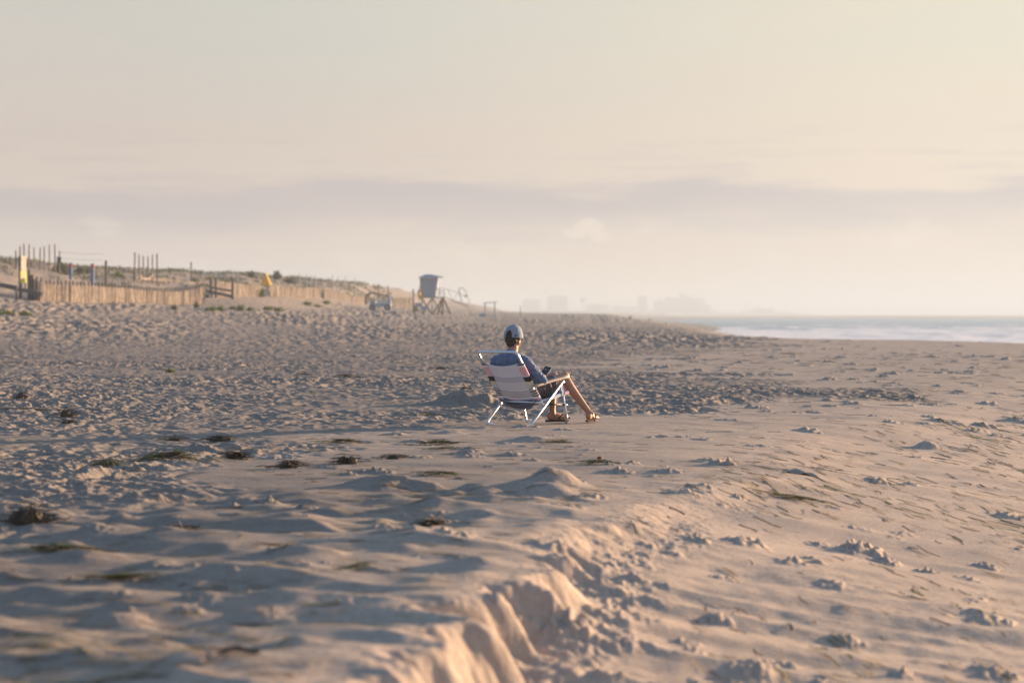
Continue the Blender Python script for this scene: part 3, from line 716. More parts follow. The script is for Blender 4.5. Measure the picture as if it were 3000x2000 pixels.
# neck, head and face
body.cone(J['nb'] - Vector((0, -.005, .02)), J['nt'], .058, .054); body.cone(J['nb'] + Vector((.09, 0, -.035)), J['nb'] + Vector((-.09, 0, -.035)), .045, .045)
body.ball(hp(0, -.008, .010), (.068, .086, .080), 14, 20, HROT); body.ball(hp(0, .030, -.045), (.056, .060, .068), 12, 16, HROT)
body.ball(hp(0, .062, -.088), (.027, .024, .020), 8, 12, HROT); body.ball(hp(0, .045, .02), (.060, .046, .06), 10, 14, HROT)
for s in (-1, 1):
    body.cone(hp(s * .054, -.005, -.060), hp(s * .024, .066, -.090), .022, .018)
    body.ball(hp(s * .040, .060, -.022), (.022, .018, .018), 8, 10, HROT)
    body.ball(hp(s * .076, -.008, -.012), (.008, .018, .031), 8, 12, HROT @ Matrix.Rotation(R(s * 18), 3, 'Z'))
    body.cone(hp(s * .014, .082, .022), hp(s * .040, .074, .024), .008, .007, 8)
body.cone(hp(0, .082, .012), hp(0, .106, -.022), .008, .012, 10); body.ball(hp(.010, .098, -.026), .007); body.ball(hp(-.010, .098, -.026), .007)
body.cone(hp(-.016, .090, -.054), hp(.016, .090, -.054), .006, .006, 8); body.cone(hp(-.013, .089, -.063), hp(.013, .089, -.063), .0065, .0065, 8)
# torso and arms under the shirt
for a, b_, ra, rb in (('pel', 'wai', .105, .095), ('wai', 'che', .095, .105), ('che', 'upc', .105, .085)):
    for o_ in (-.055, .055): body.cone(J[a] + Vector((o_, 0, 0)), J[b_] + Vector((o_, 0, 0)), ra * .85, rb * .85)
body.cone(J['upc'], J['nb'], .08, .055)
for S in 'RL':
    body.cone(J['s' + S], J['e' + S], .043, .034); body.cone(J['e' + S], J['w' + S], .034, .022); body.cone(J['upc'], J['s' + S], .06, .045)
# legs
GR = .012
for S, fd in (('R', (.30, .95)), ('L', (.38, .62))):
    h, k, a = J['h' + S], J['k' + S], J['a' + S]
    body.cone(h, h.lerp(k, .5), .082, .066); body.cone(h.lerp(k, .5), k, .066, .050)
    body.ball(k + (k - h).normalized() * .008 + Vector((0, 0, .004)), (.047, .047, .046), 10, 14)
    sh = (a - k); back = sh.cross(Vector((1, 0, 0))).normalized()
    if back.y > 0: back = -back
    c1 = k.lerp(a, .28) + back * .020; c2 = k.lerp(a, .62) + back * .008
    body.cone(k, c1, .046, .049); body.cone(c1, c2, .049, .037); body.cone(c2, a, .037, .029); body.cone(k, a, .040, .028)
FEET = []
# each foot's heading in chair coordinates (world headings 22 and 62 degrees right of the view)
for S, wa in (('R', 24), ('L', 62)):
    la = R(wa - 40); FEET.append(foot(body, J['a' + S], (math.sin(la), math.cos(la)), .026) + (S,))
    d, x, g, _ = FEET[-1]; si = 1 if S == 'R' else -1
    for q, (o_, L, r_) in enumerate(((-.030, .046, .0125), (-.010, .044, .0095), (.007, .038, .009), (.022, .030, .0085), (.034, .022, .008))):
        p = g + d * (.140 + .004 * q * 0) + x * o_ * si + Vector((0, 0, .015)); body.cone(p - d * .02, p + d * L, r_, r_ * .9, 8)
# hands
dR = Vector((-.10, .14, .02)); tipsR = hand(body, J['wR'], (-.32, .90, .22), (-.35, -.5, .75), -1, (.75, .7, .65, .6))
tipsL = hand(body, J['wL'], (.45, .85, -.12), (.1, .2, -1), 1, (.28, .24, .22, .26))
bm_ = remesh(body, 'body', .0048, 5)
bumps(bm_, 26, .0012, 3)
bod = link_mesh('body', bm_, SKIN, man, True)
for s in (-1, 1):
    MB().ball(hp(s * .030, .080, .006), .0115, 10, 12).build('eye', mat('eye_white', (.7, .68, .65), .2), man, True)
MB().cone(hp(-.014, .0955, -.0585), hp(.014, .0955, -.0585), .0035, .0035, 8).build('mouth', mat('lips', (.42, .17, .13), .5), man, True)

# shirt
sh = MB()
for a, b_, ra, rb in (('pel', 'wai', .118, .112), ('wai', 'che', .112, .120), ('che', 'upc', .120, .105)):
    for o_ in (-.075, 0, .075): sh.cone(J[a] + Vector((o_, 0, 0)), J[b_] + Vector((o_, 0, 0)), ra * .86, rb * .86, 18)
sh.cone(J['upc'] + Vector((-.10, 0, .01)), J['upc'] + Vector((.10, 0, .01)), .078, .078, 18)
sh.cone(J['upc'] + Vector((0, 0, .02)), J['nb'] + Vector((0, -.002, -.004)), .085, .063, 18)
for S, s in (('R', 1), ('L', -1)):
    sh.cone(J['nb'] + Vector((s * .05, 0, -.030)), J['s' + S], .042, .059, 16)
    sh.cone(J['s' + S], J['e' + S], .059, .050, 16); mid = J['s' + S].lerp(J['e' + S], .55); sh.ball(mid + Vector((0, 0, -.012)), (.056, .058, .054), 10, 14)
    sh.ball(J['e' + S] + Vector((s * .006, -.004, -.006)), (.050, .050, .047), 10, 14)
    sh.cone(J['e' + S], J['w' + S].lerp(J['e' + S], .06), .048, .034, 16)
shm = remesh(sh, 'shirt', .0058, 4)
v = verts_np(shm); n = normals_np(shm)
# creases: across the back, and ringing the bent sleeves
f = perlin(v[:, 0] * 3 + 4, (v[:, 2] * 1.0 + v[:, 1] * .5) * 30 + v[:, 0] * 4, 81) * .004 + perlin(v[:, 0] * 22, v[:, 2] * 22 + v[:, 1] * 14, 82) * .0035
for S in 'RL':
    a, b_ = np.array(J['s' + S]), np.array(J['e' + S]); ax = (b_ - a) / np.linalg.norm(b_ - a); t = (v - a) @ ax
    side = np.abs(v[:, 0]) > .17; ang = np.arctan2((v - a)[:, 2], (v - a)[:, 1])
    f = f + np.where(side, np.abs(perlin(t * 38 + ang * .9, ang * 1.2 + v[:, 2] * 8, 83)) * .007 - .001, 0)
set_verts(shm, v + n * f[:, None])
shirt = link_mesh('shirt', shm, SHIRT, man, True)
MB().tube([J['nb'] + Vector((.062 * math.cos(a_), .057 * math.sin(a_), .018 + .012 * -math.sin(a_))) for a_ in [2 * math.pi * k / 24 for k in range(24)]], .0085, 8, closed=True).build('collar', SHIRT, shirt, True)

# shorts
st = MB()
st.ball(J['pel'] + Vector((0, .02, -.002)), (.168, .105, .080), 14, 20)
for S, s in (('R', 1), ('L', -1)):
    h, k = J['h' + S], J['k' + S]; m1 = h.lerp(k, .62)
    for zz, rr in ((0, .086), (-.040, .072)):
        st.cone(h + Vector((0, 0, zz * .5)), m1 + Vector((0, 0, zz)), rr, rr * .93, 18)
st.cone(J['hR'] + Vector((.015, .06, -.01)), J['hR'].lerp(J['kR'], .60) + Vector((.022, .0, -.075)), .07, .050, 16)
st.cone(J['hL'] + Vector((-.01, .06, -.01)), J['hL'].lerp(J['kL'], .60) + Vector((-.022, .0, -.06)), .07, .050, 16)
stm = remesh(st, 'shorts', .0065, 4)
v = verts_np(stm); n = normals_np(stm)
f = np.abs(perlin(v[:, 1] * 15 + v[:, 0] * 8, v[:, 2] * 6 + v[:, 1] * 4, 85)) * .020 - .006 + perlin(v[:, 0] * 30, v[:, 1] * 30, 86) * .002
set_verts(stm, v + n * (f * sstep(v[:, 1], .18, .34))[:, None])
link_mesh('shorts', stm, SHORTS, man, True)

# hair under the cap
hr = MB()
hr.ball(hp(0, -.008, .006), (.0745, .0900, .083), 16, 22, HROT); hr.ball(hp(0, -.050, -.040), (.066, .048, .054), 12, 18, HROT); hr.ball(hp(0, -.054, -.072), (.045, .040, .034), 12, 16, HROT)
for s in (-1, 1): hr.ball(hp(s * .064, .012, -.002), (.018, .020, .038), 8, 12, HROT)
hm = remesh(hr, 'hair', .0045, 3)
v = verts_np(hm); inv = np.array(HROT.transposed()); loc = (v - np.array(HC)) @ inv.T
keep = (loc[:, 1] < .035 + .0 * loc[:, 0])
n = normals_np(hm)
f = perlin(loc[:, 0] * 70, loc[:, 2] * 14 + loc[:, 1] * 30, 91) * .004 + perlin(loc[:, 0] * 150, loc[:, 2] * 60, 92) * .002
low = sstep(-loc[:, 2], .06, .1)
v2 = v + n * f[:, None]; v2[:, 2] -= low * np.abs(perlin(loc[:, 0] * 90, loc[:, 1] * 40, 93)) * .012
set_verts(hm, v2)
bmh = bmesh.new(); bmh.from_mesh(hm)
bmesh.ops.delete(bmh, geom=[bv for bv, k_ in zip(bmh.verts, keep) if not k_], context='VERTS'); bmh.to_mesh(hm); bmh.free()
link_mesh('hair', hm, HAIR, man, True)

# cap: dome with an arched opening at the back, brim, button, strap
def capp(az_, t, off=0.0):
    """azimuth 0 = back of the head, t 0 rim .. 1 crown"""
    r_ = math.cos(t * math.pi / 2) ** .74; z = -.018 + .128 * math.sin(t * math.pi / 2) ** 1.05
    ax_, by_, = .0925 + off, .104 + off
    return hp(ax_ * r_ * math.sin(az_), -.002 - by_ * r_ * math.cos(az_) + .006 * t, z + off)
nu, nv_ = 96, 36
vs = [capp(2 * math.pi * i / nu, j / nv_) for j in range(nv_ + 1) for i in range(nu)]
def inhole(i, j):
    a_ = 2 * math.pi * ((i + .5) / nu); a_ = a_ if a_ < math.pi else a_ - 2 * math.pi; t = (j + .5) / nv_
    return (a_ / .37) ** 2 + (max(0, t - .12) / .28) ** 2 < 1
fs = []; fs2 = []
for j in range(nv_):
    for i in range(nu):
        if inhole(i, j): continue
        a_ = 2 * math.pi * ((i + .5) / nu)
        (fs2 if (2.15 < a_ < 2 * math.pi - 2.15) else fs).append((j * nu + i, j * nu + (i + 1) % nu, (j + 1) * nu + (i + 1) % nu, (j + 1) * nu + i))
cap = bpy.data.meshes.new('cap'); cap.from_pydata([tuple(p) for p in vs], [], fs + fs2); cap.materials.append(CAPM)
FRP = mat('cap_front_panel', (.36, .33, .30), .85); cap.materials.append(FRP)
for pi_, pl in enumerate(cap.polygons):
    if pi_ >= len(fs): pl.material_index = 1
capo = link_mesh('cap', cap, None, man, True); md = capo.modifiers.new('thickness', 'SOLIDIFY'); md.thickness = .0025; md.offset = 1
rim = [capp(a_, .0, .0015) for a_ in [.43 + (2 * math.pi - .86) * k / 40 for k in range(41)]]
MB().tube(rim, .0022, 6).build('cap_seam', CAPM, capo, True)
arch = [capp(.37 * math.cos(q), .12 + .28 * math.sin(q), .002) for q in [math.pi * k / 20 for k in range(21)]]
arch = [capp(.37, .0, .002), capp(.37, .06, .002)] + arch + [capp(-.37, .06, .002), capp(-.37, .0, .002)]
MB().tube(arch, .0022, 6).build('arch_trim', CAPM, capo, True)
for k in range(6):
    a_ = math.pi * (k + .5) / 3 if k not in (0, 5) else (math.pi / 6 + .28 if k == 0 else 2 * math.pi - math.pi / 6 - .28)
    MB().tube([capp(a_, t_ / 14, .0012) for t_ in range(15)], .0013, 5).build('panel_seam', CAPD if k in (1, 4) else CAPM, capo, True)
MB().ball(capp(0, 1, .004), (.008, .008, .005), 8, 12).build('button', CAPD, capo, True)
stp = MB()
a0 = [capp(-.45 + .9 * k / 12, .015, .002) for k in range(13)]; a1 = [capp(-.45 + .9 * k / 12, .095, .002) for k in range(13)]
stp.add(a0 + a1, [(k, k + 1, 14 + k, 13 + k) for k in range(12)]); so_ = stp.build('strap', CAPD, capo, True); md = so_.modifiers.new('t', 'SOLIDIFY'); md.thickness = .002
def brimp(u, v):
    a_ = math.pi + (u - .5) * 1.5; base = capp(a_, .01)
    fw = HROT @ Vector((0, 1, 0)); ext = .082 * v * (1 - (abs(u - .5) * 2) ** 3.2 * .80)
    return base + fw * ext + Vector((0, 0, -.20 * ext - .010 * v * (abs(u - .5) * 2) ** 2))
uv_sheet('brim', brimp, 24, 8, FRP, capo, .003)
# small sewn label and tick mark on the right of the cap
lb = MB(); q0 = [capp(a_, t, .0035) for t in (.06, .13) for a_ in (.62, .68, .74, .80, .86)]
lb.add(q0, [(k, k + 1, 6 + k, 5 + k) for k in range(4)]); lo_ = lb.build('cap_label', CAPD, capo); md = lo_.modifiers.new('t', 'SOLIDIFY'); md.thickness = .001
MB().tube([capp(1.02, .25, .004), capp(1.08, .36, .004), capp(1.12, .42, .004)], .0016, 6).build('tick_mark', mat('white_stitching', (.8, .8, .8), .7), capo, True)

# flip-flops: sole with a rounded outline and a V strap
for (d, x, g, S) in FEET:
    si = 1 if S == 'R' else -1; out = []
    for k in range(28):
        a_ = 2 * math.pi * k / 28; L = math.cos(a_); wv_ = math.sin(a_)
        lx = .052 + .138 * L; wx_ = (.040 if L > 0 else .033) * wv_ * (1 - .12 * (L < -.5)) - .004 * si * (L < 0)
        out.append(g + d * lx + x * wx_)
    sl_ = MB(); zb = .004; zt = .025
    sl_.add([Vector((p.x, p.y, zb)) for p in out] + [Vector((p.x, p.y, zt)) for p in out], [tuple(range(27, -1, -1)), tuple(range(28, 56))] + [(k, (k + 1) % 28, 28 + (k + 1) % 28, 28 + k) for k in range(28)])
    fo_ = sl_.build('flip_flop', FLOP, man); md = fo_.modifiers.new('b', 'BEVEL'); md.width = .004; md.segments = 2
    st_ = MB(); post = g + d * .148 - x * .018 * si + Vector((0, 0, .030))
    for w_ in (-1, 1):
        foot_side = g + d * .045 + x * (.040 * w_) + Vector((0, 0, .012)); mid = g + d * .100 + x * (.031 * w_) + Vector((0, 0, .052))
        P = spline([foot_side, mid, post + d * .004], 7)
        vs = []; 
        for i, p in enumerate(P):
            t = i / (len(P) - 1); wdt_ = .022 * (1 - t) + .008 * t
            vs += [p - d * wdt_ / 2 + Vector((0, 0, .002)), p + d * wdt_ / 2 - Vector((0, 0, .004))]
        st_.add(vs, [(2 * i, 2 * i + 1, 2 * i + 3, 2 * i + 2) for i in range(len(P) - 1)])
    st_.tube([post, post - Vector((0, 0, .02))], .004, 6)
    so2 = st_.build('strap', FLOP, fo_, True); md = so2.modifiers.new('t', 'SOLIDIFY'); md.thickness = .005; md.offset = 1

# phone in the right hand
LM = Matrix.Translation((CH_O.x, CH_O.y, CH_G)) @ Matrix.Rotation(CH_R, 4, 'Z')
ph = MB(); ph.box((0, 0, 0), (.074, .150, .009)); pho = ph.build('phone', BLACKP); md = pho.modifiers.new('b', 'BEVEL'); md.width = .004; md.segments = 3
PHL = Vector((.100, .455, .518))
pho.matrix_world = Matrix.Translation(LM @ PHL) @ Matrix.Rotation(CH_R + R(16), 4, 'Z') @ Matrix.Rotation(R(28), 4, 'X') @ Matrix.Rotation(R(14), 4, 'Y')
tag(pho, 'black phone held in the seated man\'s hand above his lap', 'phone')
sc_ = MB(); sc_.box((0, 0, .0050), (.066, .136, .001)); sc_.build('screen', mat('dark_glass', (.012, .014, .02), .08, spec=.6), pho)
#@@FAR@@
# ================================================================== things on the beach and the dunes
def at(px, Y, py=None):
    """the point at distance Y that stands under photo column px; on the sand unless py is given"""
    x = (px - 1500) / F * Y
    return Vector((x, Y, height(x, Y) if py is None else CAMZ - (py - HOR) / F * Y))
WOODD = mat('weathered_dark_wood', (.13, .105, .09), rough=.9, noise=(3, (.19, .155, .125)), bump=(20, .4, .01))
WOODL = mat('weathered_pale_wood', (.34, .26, .185), rough=.9, noise=(3, (.26, .20, .145)), bump=(20, .4, .01))
SLAT = mat('sun_bleached_lath', (.46, .36, .27), rough=.9, noise=(2.6, (.25, .195, .15)), bump=(14, .4, .01))
BLUEP = mat('blue_painted_post', (.10, .18, .33), rough=.7, noise=(4, (.16, .22, .33)))
WHITE = mat('white_paint', (.74, .73, .70), rough=.6, noise=(5, (.62, .61, .59)))
GREYP = mat('pale_grey_paint', (.42, .44, .47), rough=.6, noise=(3, (.36, .38, .42)))
YEL = mat('golden_yellow_cloth', (.85, .46, .04), rough=.75)
REDC = mat('red_cloth', (.55, .05, .06), rough=.8)
rr = random.Random(3)

def post(px, Y, top, w=.11, m=WOODL, label='', cat='post', group=None, name='wooden_post', lean=0.0, pointed=True):
    b = at(px, Y); zt = CAMZ - (top - HOR) / F * Y; h = max(.3, zt - b.z) + .3
    mb = MB(); n = 5; pts = []; rs = []
    for i in range(n + 1):
        t = i / n; pts.append(Vector((lean * h * t + rr.uniform(-.012, .012), rr.uniform(-.012, .012), -.3 + h * t))); rs.append(w / 2 * (1 - .15 * t) * rr.uniform(.93, 1.07))
    if pointed: pts.append(pts[-1] + Vector((0, 0, .05))); rs.append(w / 2 * .45)
    mb.tube(pts, rs, 8)
    o = mb.build(name, m, smooth=True); o.location = b; tag(o, label, cat, group); return o
ordw = ['first', 'second', 'third', 'fourth', 'fifth', 'sixth', 'seventh', 'eighth', 'ninth', 'tenth']
G1 = 'tall rope posts in the left row on the dune'
for i, (px, top) in enumerate([(47, 735), (58.5, 723), (71, 716), (85.3, 717.5), (100.2, 725), (117.8, 727), (130.4, 724), (145.4, 717), (161.8, 717), (174.5, 736)]):
    post(px, 172 + i * 1.2, top, .12, WOODD if i < 2 else WOODL, 'slim dune post, ' + ('first' if i == 0 else ordw[i]) + ' from the left in the taller row above the lath fence', 'post', G1, lean=rr.uniform(-.01, .01))
for i, (px, top) in enumerate([(0, 749), (8.7, 750), (18.6, 752), (30.5, 754)]):
    post(px, 190 + i * 2, top, .13, WOODD, ['short dark dune post cut by the left edge of the photo', 'short dark dune post just right of the one at the edge', 'short dark dune post, third of the low row', 'short dark dune post, last of the low row before the tall ones'][i], 'post', 'short dark posts on the dune at the far left')
for i, (px, top) in enumerate([(80.5, 765), (92, 763), (102, 766)]):
    post(px, 185 + i * 2, top, .16, WOODD, ['grey stump behind the yellow sign', 'grey stump in the middle of three behind the tall posts', 'grey stump, rightmost of three behind the tall posts'][i], 'post', 'low stumps behind the tall row')
G2 = 'tall posts in the right row on the dune'
for i, (px, top) in enumerate([(394.5, 741), (408, 746), (421, 750), (434.5, 752), (446.3, 747), (460.5, 745)]):
    post(px, 196 + i * 1.0, top, .13, WOODL if 0 < i < 5 else WOODD, 'tall pole, ' + ordw[i] + ' of the six standing with a rope swag on the dune', 'post', G2, lean=rr.uniform(-.012, .012) if i < 5 else -.0)
# a swag of pale rope tied between two of them
a = at(409, 196.3, 803); b_ = at(450, 199.5, 803)
tag(MB().tube([a.lerp(b_, k / 12) - Vector((0, .15, .42 * 4 * (k / 12) * (1 - k / 12))) for k in range(13)], .035, 6).build('rope_swag', mat('pale_rope', (.62, .45, .36), .9), None, True), 'pale rope hanging in a swag between the six tall poles', 'rope')
for i, (px, top, lb_) in enumerate([(207.5, 770, 'short blue post right of the green dune bush'), (271.6, 772, 'short blue post nearer the middle of the dune fence')]):
    o = post(px, 176, top, .26, BLUEP, lb_, 'post', 'blue posts behind the lath fence', pointed=False)
    z_ = CAMZ - (top - HOR) / F * 176 - o.location.z
    MB().tube([(0, 0, z_ - .28), (0, 0, z_ - .12)], .137, 10).build('band', REDC, o)
post(311, 180, 763.5, .20, WOODD, 'single dark post between the blue posts and the six tall poles', pointed=False)
post(562, 215, 769, .15, WOODD, 'lone dark post leaning slightly beside a green bush on the dune', lean=-.03)
G3 = 'small grey stakes on the dune crest'
for px, Y, top, lb_ in [(878, 300, 800, 'tallest and nearest to the round bush'), (898, 305, 803, 'second one right of the round bush'), (912, 300, 808, 'the shortest, third right of the round bush'), (924.5, 310, 805, 'left of the small dark bush'), (975, 320, 806, 'first right of the small dark bush'), (992, 325, 809, 'between the two stakes right of the small dark bush'), (1012, 330, 807, 'at the low bush near the end of the crest'), (1041, 330, 812, 'rightmost of the row, nearest the buggy')]:
    post(px, Y, top, .15, GREYP, 'slim grey crest stake, ' + lb_, 'stake', G3, 'dune_stake')
post(632, 206, 796, .10, GREYP, 'thin grey stake right behind the dark wooden gate'); post(696, 212, 794, .10, GREYP, 'thin grey stake just right of the dark wooden gate')
post(1108, 300, 832, .14, WOODD, 'thin dune stake above the parked beach buggy'); post(1137, 300, 838, .2, WOODD, 'thicker dune post above the buggy, right of the thin stake')
post(1211, 295, 846, .22, WOODD, 'dark post between the last fence run and the lifeguard tower', pointed=False)
# sign with a box below the last tall post
bx = MB(); p_ = at(174.5, 182, 763); bx.box((0, 0, 0), (.30, .08, .42)); o = bx.build('notice_box', mat('dark_green_box', (.10, .13, .13), .7)); o.location = p_ - Vector((0, .12, 0)); o.rotation_euler = (0, 0, R(4))
MB().box((0, 0, .24), (.38, .16, .05)).build('box_roof', WOODD, o); tag(o, 'small dark notice box fixed near the tenth tall dune post', 'notice box')

# wires strung from the tall posts to the six poles
wires = [((176, 739), (311, 744), (395, 757)), ((176, 757), (311, 762), (395, 767)), ((176, 776), (311, 779), (395, 781))]
for i, (p, q, r_) in enumerate(wires):
    A = at(p[0], 182, p[1]); Bm = at(q[0], 186, q[1]); Cc = at(r_[0], 196, r_[1]); pts = spline([A, A.lerp(Bm, .5) + Vector((0, 0, -.05)), Bm, Bm.lerp(Cc, .5) + Vector((0, 0, -.03)), Cc], 6)
    tag(MB().tube(pts, .014, 5).build('wire', mat('grey_wire', (.24, .23, .23), .6), None, True), ['topmost', 'middle', 'lowest'][i] + ' grey wire strung between the left row of posts and the six poles', 'wire', 'wires over the dune')

# tall information sign: dark post, cream panel above, yellow panel below
sg = empty('dune_sign', at(62, 148), 0); S0 = sg.location
def zz(py, Y=148): return CAMZ - (py - HOR) / F * Y - S0.z
def xx(px, Y=148): return (px - 62) / F * Y
tag(sg, 'tall sign with cream board above yellow board at the left end of the lath fence', 'sign')
MB().box((xx(60), 0, (zz(751) + zz(862) - .3) / 2), (.17, .17, zz(751) - zz(862) + .3)).build('post', WOODD, sg)
mb = MB().box((xx(69.5), -.02, (zz(750) + zz(795)) / 2), (.44, .05, zz(750) - zz(795)), Matrix.Rotation(R(56), 3, 'Z')); o = mb.build('cream_board', mat('cream_board', (.72, .62, .42), .6, noise=(5, (.50, .45, .36))), sg)
mb = MB().box((xx(69), -.03, (zz(794.5) + zz(829)) / 2), (.50, .05, zz(794.5) - zz(829)), Matrix.Rotation(R(56), 3, 'Z')); yb = mb.build('yellow_board', mat('yellow_board', (.80, .68, .06), .55), sg)
MB().box((xx(69) + .0265 * math.sin(R(56)), -.03 - .0265 * math.cos(R(56)), (zz(799) + zz(821)) / 2), (.26, .006, zz(799) - zz(821)), Matrix.Rotation(R(56), 3, 'Z')).build('faded_print', mat('faded_print', (.66, .60, .34), .6), yb)
MB().box((xx(63.2), 0, (zz(829) + zz(850)) / 2), (.06, .06, zz(829) - zz(850))).build('leg', WOODL, sg); MB().box((xx(73.8), 0, (zz(829) + zz(850)) / 2), (.06, .06, zz(829) - zz(850))).build('leg', WOODL, sg)
post(85, 149, 788, .19, WOODD, 'thick dark gatepost between the yellow sign and the lath fence', 'post', None, 'gate_post', pointed=False)
post(48.5, 146, 838, .15, WOODD, 'low dark stub left of the foot of the yellow sign', 'post', None, 'stub_post', pointed=False)

# dark timber rail lying along the foot of the dune
def rail(pts, w_, h_, m, label, name='timber_rail', cat='rail'):
    mb = MB(); P = [at(*p) for p in pts]
    for a, b in zip(P[:-1], P[1:]): mb.bar(a, b, w_, h_)
    o = mb.build(name, m); tag(o, label, cat); return o
rail([(-40, 150, 826), (0, 149, 834), (50, 148, 844)], .18, .26, WOODD, 'dark timber edging rising to the left of the sign')
rail([(56, 148, 848), (90, 147.5, 854), (125, 147, 862)], .20, .24, WOODD, 'dark timber edging between the sign and the lath fence')
rail([(395, 200, 815), (470, 206, 820), (540, 212, 828), (600, 218, 834)], .22, .30, WOODD, 'long low dark timber rail behind the lath fence, below the six poles')

# lath fences: posts standing proud behind a band of laths wired together
def lath_fence(ctrl, label, top_h, post_every=9, group='sand fences of upright laths', tops=True, wob=.10):
    """ctrl: (px, Y, base px y or None, top px y)"""
    P = [Vector(((p[0] - 1500) / F * p[1], p[1], 0)) for p in ctrl]; TP = [CAMZ - (p[3] - HOR) / F * p[1] for p in ctrl]
    path = []; 
    for i in range(len(P) - 1):
        L = (P[i + 1] - P[i]).length; n = max(1, int(L / .082))
        for k in range(n):
            t = k / n; q = P[i].lerp(P[i + 1], t); path.append((q.x, q.y, TP[i] * (1 - t) + TP[i + 1] * t))
    fe = empty('lath_fence', (P[0].x, P[0].y, height(P[0].x, P[0].y)), 0); tag(fe, label, 'fence', group); o3 = fe.location
    mb = MB()
    for i, (x, y, zt) in enumerate(path):
        if rr.random() < .07: continue
        x0, y0 = path[max(0, i - 1)][:2]; x1, y1 = path[min(len(path) - 1, i + 1)][:2]
        an = math.atan2(y1 - y0, x1 - x0); zb = height(x, y) - .1
        zt2 = zt - .10 + rr.uniform(-.04, .045); x += .04 * math.sin(i * .23) * wob * 5; ln = rr.uniform(-.035, .035) * (zt2 - zb)
        an += rr.gauss(0, .38); c, s_ = math.cos(an), math.sin(an); w_ = .024; d_ = .007
        pts = []
        for z_, l_ in ((zb, 0), (zt2, ln)):
            for u_, v_ in ((-1, -1), (1, -1), (1, 1), (-1, 1)):
                pts.append((x - o3.x + c * (u_ * w_ + l_) - s_ * v_ * d_, y - o3.y + s_ * (u_ * w_ + l_) + c * v_ * d_, z_ - o3.z))
        mb.hexa(pts)
    mb.build('lath_panel', SLAT, fe)
    for k in (.2, .5, .82):
        w2 = MB(); pts = []
        for (x, y, zt) in path[::6]:
            zb = height(x, y); pts.append((x - o3.x - .02, y - o3.y, zb + (zt - zb) * k - o3.z))
        w2.tube(pts, .006, 4); w2.build('binding_wire', mat('rusty_wire', (.16, .12, .10), .8), fe)
    if tops:
        for i in range(3, len(path) - 1, post_every):
            x, y, zt = path[i]; zb = height(x, y); pm = MB(); q = Vector((x - o3.x - .07, y - o3.y + .03, 0)); h2 = zt + rr.uniform(.10, .20)
            pm.tube([q + Vector((0, 0, zb - o3.z - .2)), q + Vector((rr.uniform(-.02, .02), 0, h2 - o3.z))], [.075, .068], 7); pm.build('fence_post', WOODD, fe)
    return fe
lath_fence([(89, 150, 0, 800), (100, 149, 0, 812), (118, 148, 0, 821), (140, 149, 0, 828), (184, 152, 0, 830), (260, 157, 0, 832), (340, 163, 0, 838), (440, 171, 0, 848), (520, 178, 0, 850), (575, 183, 0, 843), (602, 186, 0, 833)], 'near lath fence curving along the dune foot from the yellow sign to the gap', 1.1)
lath_fence([(619, 193, 0, 816), (660, 197, 0, 822), (720, 205, 0, 829), (760, 214, 0, 831), (768, 216, 0, 832)], 'short lath fence behind the dark gate, ending at the yellow tent', 1.1, 14, tops=False)
lath_fence([(790, 222, 0, 833), (850, 238, 0, 835), (893, 250, 0, 841), (915, 262, 0, 838), (960, 280, 0, 845), (1010, 300, 0, 857), (1040, 318, 0, 866), (1072, 330, 0, 864)], 'long lath fence running right from the yellow tent to the beach buggy', 1.0, 16, tops=False)
lath_fence([(1148, 350, 0, 872), (1180, 356, 0, 870), (1208, 362, 0, 868)], 'short far lath fence between the buggy and the lifeguard tower', 1.0, 16, tops=False)

# dark wooden gate in the gap
gt = empty('wooden_gate', at(650, 187)); g0 = gt.location; tag(gt, 'dark wooden gate of three posts and one sloping rail in the fence gap, plus a bar as slope shadow', 'gate')
def gl(px, py, Y=187): p = at(px, Y, py); return p - g0
for px, t_, b_ in ((617.5, 817, 862), (632.5, 813, 872), (681.5, 818, 876)): MB().bar(gl(px, b_), gl(px, t_), .17, .17).build('gate_post', WOODD, gt)
MB().bar(gl(617, 842), gl(684, 853), .08, .15).build('rail_and_shadow', WOODD, gt)
MB().bar(gl(606, 853), gl(684, 869), .10, .22).build('rail_and_shadow', WOODD, gt)  # dark bar added in place of the shadow lying on the slope

# yellow tent-like marker
tn = MB(); L_ = .8
tn.add([(-.45, -.4, 0), (.45, -.4, 0), (.45, .4, 0), (-.45, .4, 0), (.04, -.3, 1.02), (.04, .3, 1.02)], [(0, 1, 4), (1, 2, 5, 4), (2, 3, 5), (3, 0, 4, 5), (3, 2, 1, 0)])
p_ = at(779, 216); o = tn.build('yellow_tent', YEL); o.location = Vector((p_.x, p_.y, max(p_.z, CAMZ - (834 - HOR) / F * 216))); tag(o, 'small yellow pointed tent on the dune at the end of the short fence', 'tent')
tp = MB(); tp.tube([(.04, 0, -.9), (.04, 0, 1.1)], .03, 6); tp.build('tent_pole', WOODL, o)

